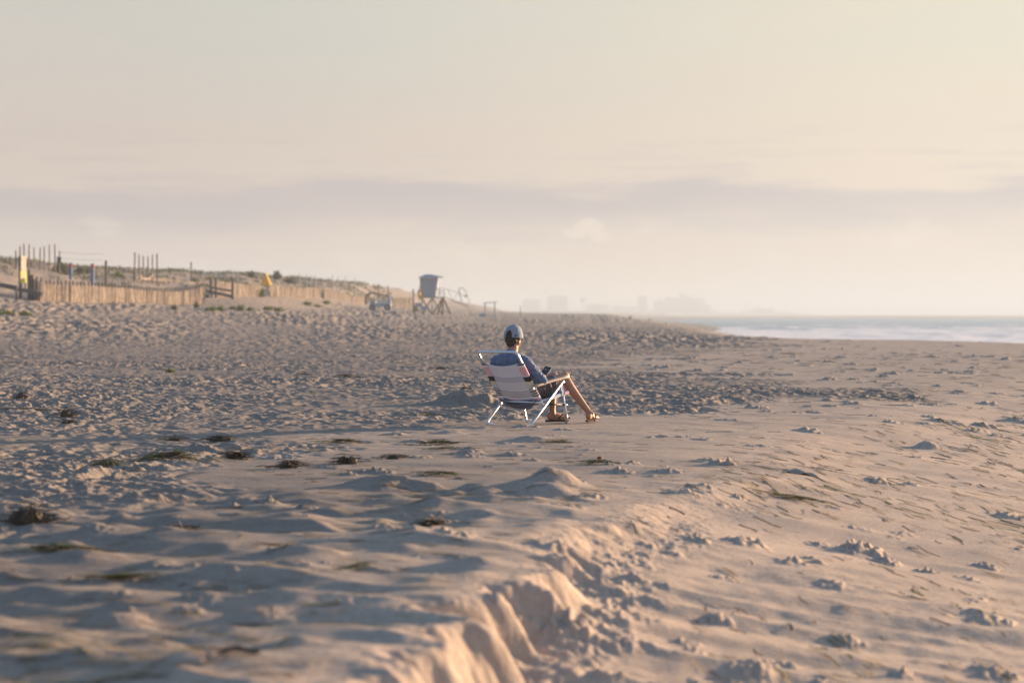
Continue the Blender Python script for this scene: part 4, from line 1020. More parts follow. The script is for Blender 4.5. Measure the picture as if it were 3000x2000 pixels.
# --------------------------------------------------------------- lifeguard tower
TY_ = 283.0; tw = empty('lifeguard_tower', at(1258, TY_)); t0 = tw.location; tag(tw, 'pale grey lifeguard tower with a low blue roof on crossed legs', 'lifeguard tower')
def tl(px, py, dy=0.0): p = at(px, TY_, py); return Vector((p.x - t0.x, dy, p.z - t0.z))
CAB = mat('grey_board_siding', (.40, .41, .45), rough=.7, noise=(2, (.36, .37, .41)))
ROOFB = mat('blue_roof', (.10, .17, .33), rough=.55)
D = 1.15
c = MB(); bl, br, tl_, tr_ = tl(1232, 869), tl(1276, 869), tl(1231, 812), tl(1285.5, 812)
V3 = lambda v, y: Vector((v.x, y, v.z))
c.hexa([V3(bl, -D), V3(br, -D), V3(br, D), V3(bl, D), V3(tl_, -D), V3(tr_, -D), V3(tr_, D), V3(tl_, D)]); cb = c.build('cabin', CAB, tw)
for k in range(9):   # board joints standing a little proud
    t = (k + .5) / 9; z_ = bl.z + (tl_.z - bl.z) * t; xr = br.x + (tr_.x - br.x) * t; xl = bl.x + (tl_.x - bl.x) * t
    MB().box(((xl + xr) / 2, -D - .012, z_), (xr - xl, .02, .03)).build('batten', CAB, cb)
for (yy, hh) in ((-.45, .9), (.45, .9)):
    z_ = bl.z + 1.25; xr = br.x + (tr_.x - br.x) * (1.25 / 2.28) + .02
    MB().box((xr, yy, z_), (.05, .7, hh)).build('window_shutter', WHITE, cb)
MB().box((bl.x + .95, -D - .02, bl.z + .02), (1.9, .05, .12)).build('base_trim', CAB, cb)
rf = MB(); e0, e1, pk = tl(1228, 812.5), tl(1300, 810.5), tl(1253, 803.5)
ov = D + .35; z0 = e0.z
rf.add([(e0.x, -ov, z0), (e1.x, -ov, z0 + .05), (e1.x, ov, z0 + .05), (e0.x, ov, z0), (pk.x - .2, -.3, pk.z), (pk.x + .35, -.3, pk.z - .02), (pk.x + .35, .3, pk.z - .02), (pk.x - .2, .3, pk.z)],
       [(3, 2, 1, 0), (0, 1, 5, 4), (1, 2, 6, 5), (2, 3, 7, 6), (3, 0, 4, 7), (4, 5, 6, 7)]); rfo = rf.build('roof', ROOFB, tw)
MB().bar((e0.x, -ov - .03, z0 - .05), (e1.x, -ov - .03, z0), .05, .12).build('fascia', WHITE, rfo)
dk0, dk1 = tl(1229, 869.5), tl(1303, 869.5)
MB().box(((dk0.x + dk1.x) / 2, 0, dk0.z - .07), (dk1.x - dk0.x, 2 * D + .3, .10)).build('deck', WOODL, tw)
for yy in (-D - .08, D + .08):
    for px in (1288, 1301.5): b = tl(px, 869); MB().bar((b.x, yy, b.z - .05), (b.x, yy, b.z + 1.0), .07).build('railing_post', WHITE, tw)
    for h_ in (.35, .68, 1.0): a, b = tl(1279, 869), tl(1303, 869); MB().bar((a.x, yy, a.z + h_), (b.x, yy, b.z + h_), .05).build('railing', WHITE, tw)
for h_ in (.35, .68, 1.0): b = tl(1303, 869); MB().bar((b.x, -D, b.z + h_), (b.x, D, b.z + h_), .05).build('railing', WHITE, tw)
for yy in (-D, D):
    for px in (1236, 1266, 1297): b = tl(px, 871); MB().bar((b.x, yy, -.5), (b.x, yy, b.z), .14).build('leg', WHITE if px != 1297 else WOODL, tw)
    for (p, q) in ((1236, 1266), (1266, 1236), (1266, 1297), (1297, 1266)): a, b = tl(p, 912), tl(q, 872); MB().bar((a.x, yy + (.08 if p < q else -.08), .1), (b.x, yy + (.08 if p < q else -.08), b.z), .10).build('cross_brace', WOODL, tw)
    a, b = tl(1280, 908), tl(1299, 872); MB().bar((a.x, yy + .16, .05), (b.x, yy + .16, b.z), .15).build('slanting_brace', WOODL, tw)
    a, b = tl(1320, 906), tl(1299, 872); MB().bar((a.x, yy, .15), (b.x, yy, b.z), .15).build('slanting_brace', WOODL, tw)
for (px, py) in ((1228, 893), (1244, 902)): b = tl(px, py); MB().box((b.x, -D - .3, b.z), (.75, .5, .45)).build('storage_box', GREYP, tw)
# ramp with handrails running down to the right
ra = empty('access_ramp', at(1350, 286)); r0 = ra.location; tag(ra, 'pale wooden ramp with handrails sloping right from the tower deck', 'ramp')
def rl(px, py, Y=286): return at(px, Y, py) - r0
MB().bar(rl(1303, 871), rl(1372, 897), 1.2, .10).build('ramp_boards', WOODL, ra)
for yy in (-.6, .6):
    o_ = Vector((0, yy, 0))
    MB().bar(rl(1306, 845) + o_, rl(1342, 858) + o_, .06).build('handrail', WHITE, ra); MB().bar(rl(1342, 858) + o_, rl(1376, 876) + o_, .06).build('handrail', WHITE, ra)
    for (a, b) in (((1310, 846), (1326, 878)), ((1341, 858), (1330, 878)), ((1345, 848), (1353, 884)), ((1376, 876), (1372, 896))): MB().bar(rl(*a) + o_, rl(*b) + o_, .055).build('ramp_post', WHITE, ra)
# bent tubular frame beside it
fr_ = MB(); P = [at(x_, 300, y_) for x_, y_ in ((1352, 884), (1347, 862), (1344, 850), (1349, 843.5), (1358, 846), (1366, 857), (1371, 868))]; b0 = at(1356, 300)
o = fr_.tube([p - b0 for p in spline(P, 6)], .05, 7).build('bent_frame', GREYP, None, True); o.location = b0; tag(o, 'thin bent grey frame arching just right of the tower ramp', 'frame')
MB().ball(at(1364, 300, 867) - b0, .15, 8, 10).build('knob', WOODD, o)
# flag, red over yellow, on the left of the tower
fp = at(1226, 279); fl = empty('beach_flag', fp); tag(fl, 'red and yellow flag hanging left of the lifeguard tower', 'flag')
MB().tube([(.1, 0, -.3), (.1, 0, 3.1)], .03, 8).build('flag_pole', WOODL, fl)
def fz(py): return CAMZ - (py - HOR) / F * 279 - fp.z
def flagfn(z0_, z1_, x0a, x0b, x1a, x1b):
    def fn(u, v): return Vector((((x0a + (x0b - x0a) * u) * (1 - v) + (x1a + (x1b - x1a) * u) * v - 1226) / F * 279, .10 * math.sin(u * 7 + v * 3), z0_ + (z1_ - z0_) * v))
    return fn
uv_sheet('red_band', flagfn(fz(847), fz(855), 1227, 1231, 1223, 1231), 10, 4, REDC, fl, .02)
uv_sheet('yellow_band', flagfn(fz(855), fz(876), 1223, 1231, 1227, 1238), 12, 8, YEL, fl, .02)

# --------------------------------------------------------------- beach buggy with a dark canopy
bg_ = empty('beach_buggy', at(1105, 268)); q0 = bg_.location; tag(bg_, 'beach buggy with a dark rounded canopy parked in front of the fence end', 'buggy')
def bl_(px, py, y=0.0): p = at(px, 268, py); return Vector((p.x - q0.x, y, p.z - q0.z))
DKC = mat('dark_canopy', (.06, .055, .07), rough=.7)
for i, (pts, yy) in enumerate([([(1075, 892), (1075.5, 872), (1081, 863), (1092, 860.5), (1103, 861.5), (1110, 866)], 0)]):
    P = spline([bl_(*p) for p in pts], 6)
    vs = []; 
    for p in P: vs += [p + Vector((0, -.65, 0)), p + Vector((0, .65, 0))]
    cn = MB(); cn.add(vs, [(2 * k, 2 * k + 1, 2 * k + 3, 2 * k + 2) for k in range(len(P) - 1)]); o = cn.build('canopy', DKC, bg_, True); md = o.modifiers.new('t', 'SOLIDIFY'); md.thickness = .16
P = spline([bl_(1110, 867), bl_(1118, 864), bl_(1128, 866), bl_(1136, 871)], 6); vs = []
for p in P: vs += [p + Vector((0, -.6, 0)), p + Vector((0, .6, 0))]
cn = MB(); cn.add(vs, [(2 * k, 2 * k + 1, 2 * k + 3, 2 * k + 2) for k in range(len(P) - 1)]); o = cn.build('rear_cover', DKC, bg_, True); md = o.modifiers.new('t', 'SOLIDIFY'); md.thickness = .12
a, b = bl_(1084, 894), bl_(1146, 894)
bd = MB(); bd.box(((a.x + b.x) / 2, 0, .62), (b.x - a.x, 1.2, .42)); bd.box((a.x + .35, 0, .95), (.7, 1.1, .35), taper=.8); o = bd.build('body', GREYP, bg_); md = o.modifiers.new('b', 'BEVEL'); md.width = .07; md.segments = 3
for px in (1104, 1112, 1136, 1145): p = bl_(px, 872); MB().bar((p.x, -.62, .5), (p.x, -.62, p.z), .07).build('frame_post', WHITE, bg_)
MB().box((bl_(1124, 880).x, -.55, bl_(1124, 884).z), (.85, .06, .30)).build('side_panel', WHITE, bg_)
MB().box((bl_(1141, 880).x, 0, bl_(1141, 880).z), (.30, .9, .75)).build('rear_rack', GREYP, bg_)
for px in (1091, 1135):
    for yy in (-.62, .62):
        x_ = bl_(px, 900).x; wl = MB(); wl.tube([(x_, yy - .12, .33), (x_, yy + .12, .33)], .33, 18); w_ = wl.build('wheel', BLACKP, bg_, False)
        MB().tube([(x_, yy - .13, .33), (x_, yy + .13, .33)], .16, 12).build('rim', GREYP, w_)
# low pale rack further along the beach
rk = empty('low_rack', at(1430, 330)); k0 = rk.location; tag(rk, 'low pale greenish rack standing far along the beach at the dune end', 'rack')
PG = mat('pale_green_grey_paint', (.40, .46, .44), rough=.7)
def kl(px, py): p = at(px, 330, py); return Vector((p.x - k0.x, 0, p.z - k0.z))
a, b = kl(1416, 887), kl(1457, 883); MB().box(((a.x + b.x) / 2, 0, a.z + .05), (b.x - a.x, .8, .12), Matrix.Rotation(-R(4), 3, 'Y')).build('top', PG, rk)
for px in (1421, 1449):
    for yy in (-.35, .35): p = kl(px, 887); MB().bar((p.x, yy, -.3), (p.x, yy, p.z), .16).build('leg', PG, rk)
MB().box((kl(1414, 900).x, 0, .25), (.9, .7, .45)).build('crate_base', GREYP, rk)

# three gulls far down the beach
GUL = mat('grey_gull_feathers', (.30, .29, .29), rough=.8, noise=(9, (.22, .21, .21)))
for i, (px, Y, fc, lb_) in enumerate([(1763, 300, -1, 'grey gull standing on far sand, leftmost of three, nearest the dunes'), (1846, 330, 1, 'grey gull standing on far sand, the middle and tallest of three'), (1903, 360, 1, 'small pale gull on far sand nearest the surf')]):
    g_ = MB(); g_.ball((0, 0, .26), (.20, .10, .11), 10, 14, Matrix.Rotation(-R(18) * fc, 3, 'Y')); g_.cone((fc * .13, 0, .32), (fc * .17, 0, .44), .055, .045); g_.ball((fc * .18, 0, .46), .05, 8, 10)
    g_.cone((-fc * .14, 0, .24), (-fc * .34, 0, .17), .05, .018); g_.cone((.02, -.03, .2), (.02, -.03, -.02), .014, .012, 6); g_.cone((.02, .03, .2), (.02, .03, -.02), .014, .012, 6)
    me = remesh(g_, 'gull', .014, 2); o = link_mesh('gull', me, GUL, None, True); p = at(px, Y); o.location = p; o.scale = [(1.15, 1.15, 1.15), (1.25, 1.25, 1.25), (1, 1, 1)][i]; tag(o, lb_, 'gull', 'gulls on the far beach')
    MB().cone((fc * .22, 0, .455), (fc * .28, 0, .44), .012, .006, 6).build('beak', mat('yellow_beak', (.6, .4, .08), .6), o)
post(1525, 420, 897, .16, WOODD, 'distant lone marker post far down the beach right of the rack', 'post', None, 'marker_post')

# --------------------------------------------------------------- plants
LEAFA = mat('dune_grass_green', (.19, .18, .085), rough=.85, noise=(2, (.32, .265, .14)))
LEAFB = mat('beach_plant_green', (.20, .25, .05), rough=.8, noise=(3, (.28, .27, .08)))
LEAFD = mat('dark_shrub_leaf', (.095, .10, .065), rough=.85, noise=(3, (.14, .135, .08)))
def leaves(mb, c, rx, ry, rz, n, size, up=.5):
    """leaf-sized faces scattered through a rough crown"""
    for _ in range(n):
        while True:
            p = Vector((rr.uniform(-1, 1), rr.uniform(-1, 1), rr.uniform(0, 1)))
            if p.length <= 1 and (p.length > .35 or rr.random() < .3): break
        lump = 1 + .28 * math.sin(p.x * 5 + c[0]) * math.cos(p.y * 4 + p.z * 6)
        p = Vector((p.x * rx * lump, p.y * ry * lump, p.z * rz * lump)) + Vector(c)
        d = Vector((rr.gauss(0, 1), rr.gauss(0, 1), rr.gauss(up, 1))).normalized(); s_ = d.cross(Vector((rr.gauss(0, 1), rr.gauss(0, 1), rr.gauss(0, 1)))).normalized(); L = size * rr.uniform(.6, 1.4)
        mb.add([p, p + d * L * .5 + s_ * L * .22, p + d * L, p + d * L * .5 - s_ * L * .22], [(0, 1, 2, 3)])
def shrub(px, Y, w_, h_, n, m, label, name='dune_shrub', cat='shrub', size=.14, group=None, py=None, lift=0):
    p = at(px, Y, py); r_ = w_ / F * Y / 2; hh = h_ / F * Y; e = empty(name, p); tag(e, label, cat, group)
    mb = MB(); leaves(mb, (0, 0, lift), r_, r_ * .8, hh, n, size); mb.build('foliage', m, e)
    sm = MB()
    for k in range(6):
        a_ = rr.uniform(0, 6.28); sm.tube([(0, 0, -.2), (math.cos(a_) * r_ * .25, math.sin(a_) * r_ * .25, hh * .45), (math.cos(a_) * r_ * .6, math.sin(a_) * r_ * .5, hh * .8 + lift)], [.03, .02, .008], 5)
    sm.build('stem', WOODD, e); return e
shrub(180, 190, 62, 30, 1500, LEAFA, 'wide green bush on the dune under the tall posts', size=.2)
shrub(245, 196, 60, 16, 700, LEAFA, 'low green bush between the two blue posts', size=.18)
shrub(348, 203, 34, 14, 400, LEAFB, 'bright low bush left of the six tall poles', size=.16)
shrub(570, 216, 28, 14, 400, LEAFA, 'small bush at the foot of the lone dark post', size=.16)
shrub(811, 300, 21, 22, 650, LEAFD, 'round dark bush standing highest on the dune crest', size=.22, lift=.15)
shrub(736, 290, 26, 20, 500, LEAFD, 'small dark bush on the crest above the short fence', size=.2)
shrub(848, 300, 40, 14, 700, LEAFD, 'wide flat dark bush right of the round one', size=.2)
shrub(942, 305, 20, 12, 300, LEAFD, 'small dark crest bush between the grey stakes', size=.18)
shrub(1022, 325, 26, 10, 300, LEAFA, 'low crest bush at the last of the grey stakes', size=.18)
shrub(1068, 340, 28, 14, 400, LEAFD, 'dark bush on the dune above the left end of the buggy', size=.2)
shrub(1125, 350, 40, 10, 400, LEAFA, 'low olive bush on the dune above the buggy rear', size=.2)
shrub(1161, 370, 10, 20, 250, LEAFD, 'narrow upright bush where the dune drops to the tower', size=.2)
shrub(768, 213, 16, 24, 400, LEAFB, 'leafy green plant growing by the fence end under the yellow tent', size=.14)
shrub(798, 226, 22, 22, 400, LEAFA, 'olive plant in front of the long fence right of the yellow tent', size=.14)
shrub(1218, 292, 16, 26, 350, LEAFA, 'olive plant right of the dark post by the tower', size=.15)
GP = 'green beach plants in front of the lath fences'
for i, (px, py, w_, h_, lb_) in enumerate([(20, 925, 50, 12, 'leafy plant on the sand cut by the left edge of the photo'), (75, 924, 50, 10, 'leafy plant on the sand right of the one at the left edge'), (510, 908, 16, 9, 'tiny bright plant below the middle of the near fence'),
    (555, 882, 12, 9, 'tiny plant at the foot of the near fence, left of its end'), (585, 882, 22, 8, 'small plant at the foot of the near fence end'), (604, 874, 10, 9, 'tuft right at the end of the near fence'),
    (575, 902, 10, 12, 'upright tuft left of the wide green patch'), (618, 911, 36, 13, 'wide green patch, left of a pair on the beach'), (645, 912, 22, 13, 'green patch touching the wide one on its right'), (682, 908, 22, 9, 'thin plant between two green patches on the beach'),
    (705, 911, 26, 14, 'dense green patch, the brightest below the gate'), (733, 913, 18, 9, 'small plant right of the brightest patch'), (785, 909, 28, 8, 'flat plant on the bright sand strip'), (815, 912, 36, 9, 'long flat plant, rightmost on the bright sand strip'),
    (900, 896, 28, 9, 'small green plant below the long fence'), (955, 892, 20, 7, 'tiny brownish plant below the long fence'), (930, 900, 22, 6, 'faint low plant below the long fence')]):
    # find where the sight line meets the beach
    Y = 60.0
    while Y < 330 and CAMZ - (py - HOR) / F * Y > height((px - 1500) / F * Y, Y): Y *= 1.01
    shrub(px, Y, w_, h_, 220, LEAFB, lb_, 'beach_plant', 'plant', .07 * Y / 100 + .03, GP)
shrub(499, 44.5, 26, 10, 260, LEAFB, 'small green plant alone on the trampled sand, left half of the beach', 'beach_plant', 'plant', .035)
# marram grass over the dunes
gv = MB(); cnt = 0
while cnt < 3400:
    Y = rr.uniform(165, 460); X = -rr.uniform(19, 52); zg = height(X, Y)
    if zg < 2.9 or X / Y < -.24: continue
    if perlin(np.array([X / 5.0]), np.array([Y / 12.0]), 95)[0] < -.05 and rr.random() < .85: continue
    cnt += 1; s_ = .55 + Y / 500
    for k in range(5):
        a_ = rr.uniform(0, 6.28); d = Vector((math.cos(a_) * .45, math.sin(a_) * .45, 1)); p = Vector((X + rr.uniform(-.15, .15), Y + rr.uniform(-.15, .15), zg - .04)); L = rr.uniform(.2, .5) * s_; sw = Vector((-math.sin(a_), math.cos(a_), 0)) * .03 * s_
        gv.add([p - sw, p + sw, p + d * L * .6 + sw * .6, p + Vector((d.x * 1.5, d.y * 1.5, .85)) * L], [(0, 1, 2, 3)])
tag(gv.build('dune_grass', LEAFA), 'olive marram grass scattered over the dunes', 'grass', kind='stuff')

# --------------------------------------------------------------- wrack: seaweed clumps, strands, driftwood
WEED = mat('dark_dry_seaweed', (.075, .055, .036), rough=.75, noise=(14, (.14, .10, .06)))
WEEDG = mat('olive_eelgrass', (.24, .21, .05), rough=.55, noise=(9, (.14, .095, .045)))
def strands(mb, cx, cy, rx, ry, hh, n, w_=.006, zf=height):
    for _ in range(n):
        a_ = rr.uniform(0, 6.28); q = min(1.7, abs(rr.gauss(0, .62))); x = cx + math.cos(a_) * q * rx; y = cy + math.sin(a_) * q * ry
        d = rr.gauss(0, .5) + (0 if rr.random() < .7 else 1.2); L = rr.uniform(.04, .12) * (1 + rx); h0 = hh * max(0, 1 - q) * rr.random()
        P = []
        for k in range(4):
            t = k / 3 - .5; X = x + math.cos(d) * L * t * 2; Y = y + math.sin(d) * L * t * 2 + rr.uniform(-.01, .01)
            P.append(Vector((X, Y, zf(X, Y) + .004 + h0 + rr.uniform(0, .012) + hh * .3 * (1 - abs(t) * 2) * rr.random())))
        ww = w_ * rr.uniform(.6, 1.5); n_ = Vector((-math.sin(d), math.cos(d), rr.uniform(-.6, .6))) * ww
        vs = []
        for p in P: vs += [p - n_, p + n_]
        mb.add(vs, [(2 * k, 2 * k + 1, 2 * k + 3, 2 * k + 2) for k in range(3)])
def clump(px, py, w_, h_, n, label, m=WEED, core=True, flat=.5):
    X, Y = px2(px, py); k = F / Y; rx = w_ / k / 2; hh = h_ / k * 1.4; z0_ = height(X, Y)
    mb = MB()
    if core:
        for q in range(5): mb.ball((X + rr.uniform(-.5, .5) * rx, Y + rr.uniform(-.3, .3) * rx, z0_ + hh * .12), (rx * rr.uniform(.25, .45), rx * rr.uniform(.3, .5), hh * rr.uniform(.4, .75)), 6, 9)
        v0 = len(mb.v); mb.v = [(v[0] + rr.uniform(-.1, .1) * rx * .5, v[1] + rr.uniform(-.1, .1) * rx * .5, v[2] + rr.uniform(-.15, .15) * hh) for v in mb.v]
    strands(mb, X, Y, rx * 1.05, rx * 1.05 * flat, hh, n, (.0022 + rx * .006) if core else .0026)
    o = mb.build('seaweed_clump', m); tag(o, label, 'seaweed', 'seaweed clumps washed up on the sand'); return o
for a in [(690, 1343, 70, 20, 90, 'dark seaweed mound, leftmost of the four humps ahead of the mid-beach sand pile'), (1015, 1357, 80, 18, 70, 'dark seaweed mound in the middle, left of the sand pile peaks'), (850, 1372, 90, 16, 80, 'dark seaweed mound between the leftmost and middle humps, nearer'),
    (1152, 1346, 50, 8, 40, 'smallest flat seaweed hump right of the middle mound'), (90, 1540, 150, 42, 160, 'largest near-black seaweed heap at the left edge'), (1265, 1520, 70, 14, 50, 'dark seaweed stick-like clump in the smooth foreground'),
    (1362, 1160, 62, 22, 60, 'dark seaweed on top of the sand pile left of the chair'), (200, 1222, 64, 16, 60, 'dark seaweed clump in the trampled sand at left'), (60, 1172, 55, 14, 40, 'ragged dark seaweed by the left edge above the driftwood'),
    (890, 1100, 36, 8, 30, 'small dark seaweed speck far on the trampled sand, left one'), (1010, 1105, 80, 7, 40, 'long thin dark seaweed line far on the trampled sand'), (530, 1548, 90, 14, 60, 'dark seaweed strip in the blurred left foreground'),
    (1290, 1082, 60, 6, 30, 'thin dark seaweed line left of the man\'s head height'), (510, 1292, 70, 12, 50, 'brown seaweed patch behind the long green one'), (640, 1296, 110, 10, 60, 'brown seaweed streak right of the brown patch'),
    (200, 1240, 50, 8, 30, 'thin dark seaweed just below the trampled-sand clump')]:
    clump(*a)
for a in [(500, 1352, 210, 16, 200, 'long green and brown eelgrass band in the left mid-beach'), (300, 1368, 110, 10, 70, 'eelgrass patch left of the long band'), (1290, 1298, 120, 10, 90, 'green eelgrass patch on smooth sand below the chair'), (1640, 1300, 80, 6, 40, 'thin brown eelgrass right below the front chair leg'),
    (1010, 1297, 120, 7, 70, 'green eelgrass line at the edge of trampled sand'), (1250, 1215, 60, 6, 40, 'eelgrass tuft left of the chair leg'), (1750, 1364, 110, 6, 60, 'yellow green eelgrass strand right of the sand peak'), (1290, 1395, 110, 6, 50, 'eelgrass strip behind the blurred sand peaks'),
    (350, 1700, 220, 8, 70, 'blurred green and brown eelgrass strip at lower left'), (170, 1620, 200, 10, 90, 'blurred olive eelgrass strip above the lower left one'), (1040, 1672, 60, 12, 30, 'small yellow eelgrass tuft in the blurred foreground'), (2330, 1465, 200, 5, 60, 'yellow eelgrass trail down the right hand slope'),
    (1300, 1320, 90, 5, 30, 'faint eelgrass line above the small clods')]:
    clump(*a, WEEDG, False, .35)
# driftwood
for (px, py, L, ang, th, lb_) in [(700, 1955, .065, .15, .008, 'blurred dark driftwood stick in the bottom foreground'), (85, 1203, .42, .05, .016, 'pale brown driftwood stick lying by the left edge'), (60, 1065, .5, -.25, .008, 'thin reed lying on the far left sand')]:
    X, Y = px2(px, py); z_ = height(X, Y) + th; P = [Vector((X + (t - .5) * L * 2 * math.cos(ang), Y + (t - .5) * L * 2 * math.sin(ang), z_ + .012 * math.sin(t * 5) + (.02 if py > 1900 else 0) * t)) for t in [k / 8 for k in range(9)]]
    o = MB().tube(P, [th * q for q in (.5, .8, 1, .9, 1.1, 1, .9, 1.1, .7)], 7).build('driftwood', mat('driftwood', (.05, .045, .04) if py > 1900 else (.30, .19, .11), .85), None, True); tag(o, lb_, 'driftwood')
# half-buried scrap of canvas on the slope
X, Y = px2(2345, 1385, -.05)
def scrap(u, v):
    x = X + (u - .5) * .27; y = Y + (v - .5) * .22; return Vector((x, y, height(x, y) - .012 + .032 * math.sin(math.pi * u) ** .6 * math.sin(math.pi * min(1, .2 + v)) + .012 * math.sin(u * 13 + v * 7)))
tag(uv_sheet('canvas_scrap', scrap, 22, 14, mat('sandy_grey_canvas', (.34, .28, .22), .9, noise=(30, (.40, .31, .235)), bump=(80, .5, .004)), None, .006), 'grey canvas scrap half buried in the sand slope right of the chair', 'canvas')
X, Y = px2(1757, 1342); tag(MB().ball((X, Y, height(X, Y) + .008), (.020, .015, .014), 8, 10).build('red_pebble', mat('red_brown_stone', (.25, .06, .03), .6)), 'small red brown pebble on smooth sand right of the chair', 'pebble')
# straw and eelgrass blades lying about; nobody could count them
sw = MB(); n_ = 0
while n_ < 3600:
    Y = 7.2 + 60 * rr.random() ** 1.7; X = rr.uniform(-.22, .23) * Y; bxx = float(np.interp(Y, RB_Y, RB_X)); xc = float(np.interp(Y, CR_Y, CR_X))
    pr = .10 if X < bxx else (.45 if X < xc else .9)
    k_ = perlin(np.array([X / 1.4]), np.array([Y / 2.2]), 97)[0]
    if Y < 13 and -.15 < X - xc < .75: continue
    if Y < 15 and X > xc and rr.random() < .72: continue
    if -1 < X < 1.6 and 22.9 < Y < 25.6: continue
    if rr.random() > pr * (.35 + 1.6 * max(0, k_)): continue
    n_ += 1; L = rr.uniform(.04, .17) * (.7 + Y / 45); d = rr.gauss(.0, .35) if X < xc else rr.gauss(-1.12, .22); L *= 1 if X < xc or Y < 13 else 1.5; cx_ = rr.uniform(-.02, .02)
    P = []
    for k in range(4):
        t = k / 3 - .5; x_ = X + math.cos(d) * L * t + cx_ * (t * t * 4) * -math.sin(d); y_ = Y + math.sin(d) * L * t + cx_ * t * t * 4; P.append(Vector((x_, y_, height(x_, y_) + .003 + .006 * rr.random())))
    ww = (.0030 + Y * .00012) * rr.uniform(.6, 1.6); nn_ = Vector((-math.sin(d), math.cos(d), rr.uniform(-.3, .3))) * ww; vs = []
    for p in P: vs += [p - nn_, p + nn_]
    sw.add(vs, [(2 * k, 2 * k + 1, 2 * k + 3, 2 * k + 2) for k in range(3)])
STR = mat('straw_blades', (.36, .26, .09), rough=.6, noise=(1.8, (.13, .075, .045)))
tag(sw.build('straw_litter', STR), 'thin straw and eelgrass blades strewn over the smooth sand', 'straw', kind='stuff')
shl = MB()
for (px, py) in [(1915 / 2352 * 0 + 1222, 1623), (1276, 1688), (1780, 1788), (1483, 1815), (2590, 1556), (2655, 1840 - 250), (2680, 1682), (2300, 1680), (2805, 1875), (680, 1413), (254, 1383), (1712, 1356), (1268, 1306), (1430, 1301), (2970, 1620)]:
    X, Y = px2(px, py, -.05 if px > 1700 else 0); shl.ball((X, Y, height(X, Y) + .006), (.007, .006, .004), 5, 7)
tag(shl.build('shell_fragments', mat('shiny_shell', (.85, .80, .70), .15, spec=.8)), 'tiny bright shell fragments glinting on the sand', 'shells', kind='stuff')

# --------------------------------------------------------------- the town across the bay
TOWN = mat('town_wall', (.30, .27, .26), rough=.9); TOWNG = mat('town_glass', (.10, .11, .13), rough=.3); TOWNR = mat('town_roof', (.22, .18, .17), rough=.9)
YT = 4550.0
def bld(px0, px1, pyt, label, steps=(), floors=6):
    w_ = (px1 - px0) / F * YT; x0 = (px0 - 1500) / F * YT; zt = CAMZ - (pyt - HOR) / F * YT; e = empty('town_building', (x0 + w_ / 2, YT, 2)); tag(e, label, 'building', 'hazy buildings across the bay')
    h_ = zt - 2; MB().box((0, 0, h_ / 2), (w_, w_ * .5 + 10, h_)).build('wall', TOWN, e); MB().box((0, 0, h_ + .3), (w_ + .8, w_ * .5 + 10.8, .6)).build('roof', TOWNR, e)
    for k in range(floors):
        z_ = h_ * (k + .55) / floors; MB().box((0, -(w_ * .25 + 5) - .1, z_), (w_ * .92, .2, h_ / floors * .42)).build('window_band', TOWNG, e)
    for (a, b, t_) in steps:
        ww = (b - a) / F * YT; xs = ((a + b) / 2 - 1500) / F * YT - (x0 + w_ / 2); z2 = CAMZ - (t_ - HOR) / F * YT - 2; MB().box((xs, 0, (h_ + z2) / 2 + .4), (ww, w_ * .3 + 5, z2 - h_)).build('roof_block', TOWN, e)
bld(1531, 1582, 879, 'low flat hazy building, leftmost of the far town', [(1536, 1548, 876)], 5)
bld(1603, 1663, 869, 'broad hazy building left of the round water tower', [(1610, 1620, 866), (1634, 1644, 863), (1648, 1660, 867)], 7)
bld(1720, 1784, 893, 'very low hazy building right of the round water tower', [(1735, 1750, 890)], 3)
bld(1869, 1895, 867, 'narrow upright hazy tower block in the middle of the town', [(1872, 1884, 865)], 8)
bld(1915, 1946, 884, 'small hazy block between the narrow tower and the large hotel', [(1925, 1936, 876)], 5)
bld(1949, 2060, 876, 'largest hazy stepped hotel of the far town', [(1952, 1966, 870), (1990, 2004, 861), (2004, 2020, 868), (2026, 2040, 872), (1975, 1988, 872)], 7)
bld(2062, 2082, 893, 'small hazy block right of the large hotel', [], 3)
bld(2205, 2265, 905, 'low hazy sheds at the right end of the town', [(2215, 2230, 902)], 3)
bld(1795, 1865, 899, 'low hazy row left of the narrow tower block', [(1805, 1815, 896)], 3)
def wt(px, pyc, rpx, label):
    x = (px - 1500) / F * YT; zc = CAMZ - (pyc - HOR) / F * YT - 2; r_ = rpx / F * YT; e = empty('water_tower', (x, YT - 30, 2)); tag(e, label, 'water tower')
    MB().ball((0, 0, zc), (r_, r_, r_ * .92), 12, 18).build('tank', TOWN, e, True); MB().tube([(0, 0, -1), (0, 0, zc)], [r_ * .32, r_ * .14], 10).build('stem', TOWN, e, True)
wt(1707, 878, 10, 'round hazy water tower left of the narrow tower block'); wt(2182, 893, 4.5, 'tiny hazy water tower far right of the large hotel')
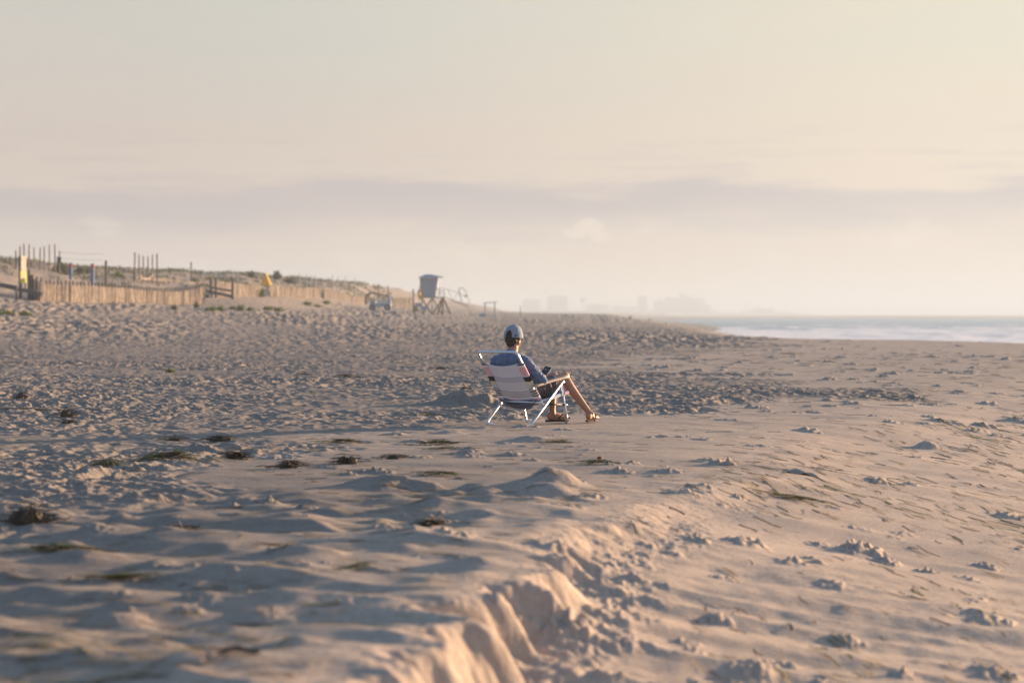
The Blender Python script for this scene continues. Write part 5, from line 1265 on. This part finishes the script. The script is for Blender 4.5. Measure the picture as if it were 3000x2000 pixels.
x = (2045 - 1500) / F * YT; zc = CAMZ - (879 - HOR) / F * YT - 2; r_ = 20 / F * YT; fw = empty('ferris_wheel', (x, YT - 40, 2)); tag(fw, 'faint hazy ferris wheel over the right half of the large hotel', 'ferris wheel')
MB().tube([(math.cos(a_) * r_, 0, zc + math.sin(a_) * r_) for a_ in [2 * math.pi * k / 36 for k in range(36)]], .45, 6, closed=True).build('rim', GREYP, fw, True)
for k in range(8): a_ = math.pi * k / 8; MB().tube([(math.cos(a_) * r_, 0, zc + math.sin(a_) * r_), (-math.cos(a_) * r_, 0, zc - math.sin(a_) * r_)], .18, 5).build('spoke', GREYP, fw)
for s in (-1, 1): MB().bar((s * 8, 1.5, 0), (0, 1.5, zc), .9).build('support', GREYP, fw)
# low built-up ground behind the beach across the bay
lm = MB()
for k in range(150):
    px = 1500 + k * 5.6 + rr.uniform(-2, 2); x = (px - 1500) / F * YT; h_ = rr.uniform(3, 8) * (1 if px < 2100 else .45) + 1; wd_ = rr.uniform(3, 9); lm.box((x, YT + rr.uniform(20, 90), 2 + h_ / 2), (wd_, 10, h_), taper=rr.choice((1, .6)))
tag(lm.build('far_townscape', TOWN), 'unbroken low hazy rooftops and trees of the town across the bay', 'townscape', kind='stuff')

# --------------------------------------------------------------- sea haze
hz = MB(); hz.box((0, 0, 0), (15400, 15400, 1)); ho = hz.build('haze'); ho.scale = (1, 1, HAZE_TOP + 4.6); ho.location = (0, 0, (HAZE_TOP - 4.6) / 2)
hm_ = bpy.data.materials.new('sea_haze'); hm_.use_nodes = True; t = hm_.node_tree; t.nodes.clear(); pv = t.nodes.new('ShaderNodeVolumePrincipled'); ou = t.nodes.new('ShaderNodeOutputMaterial'); t.links.new(pv.outputs[0], ou.inputs['Volume'])
pv.inputs['Color'].default_value = HAZE_COL + (1,); pv.inputs['Density'].default_value = HAZE_DENS; pv.inputs['Anisotropy'].default_value = HAZE_G
ho.data.materials.append(hm_); tag(ho, 'thin pale sea haze over the whole beach', 'haze', kind='stuff')
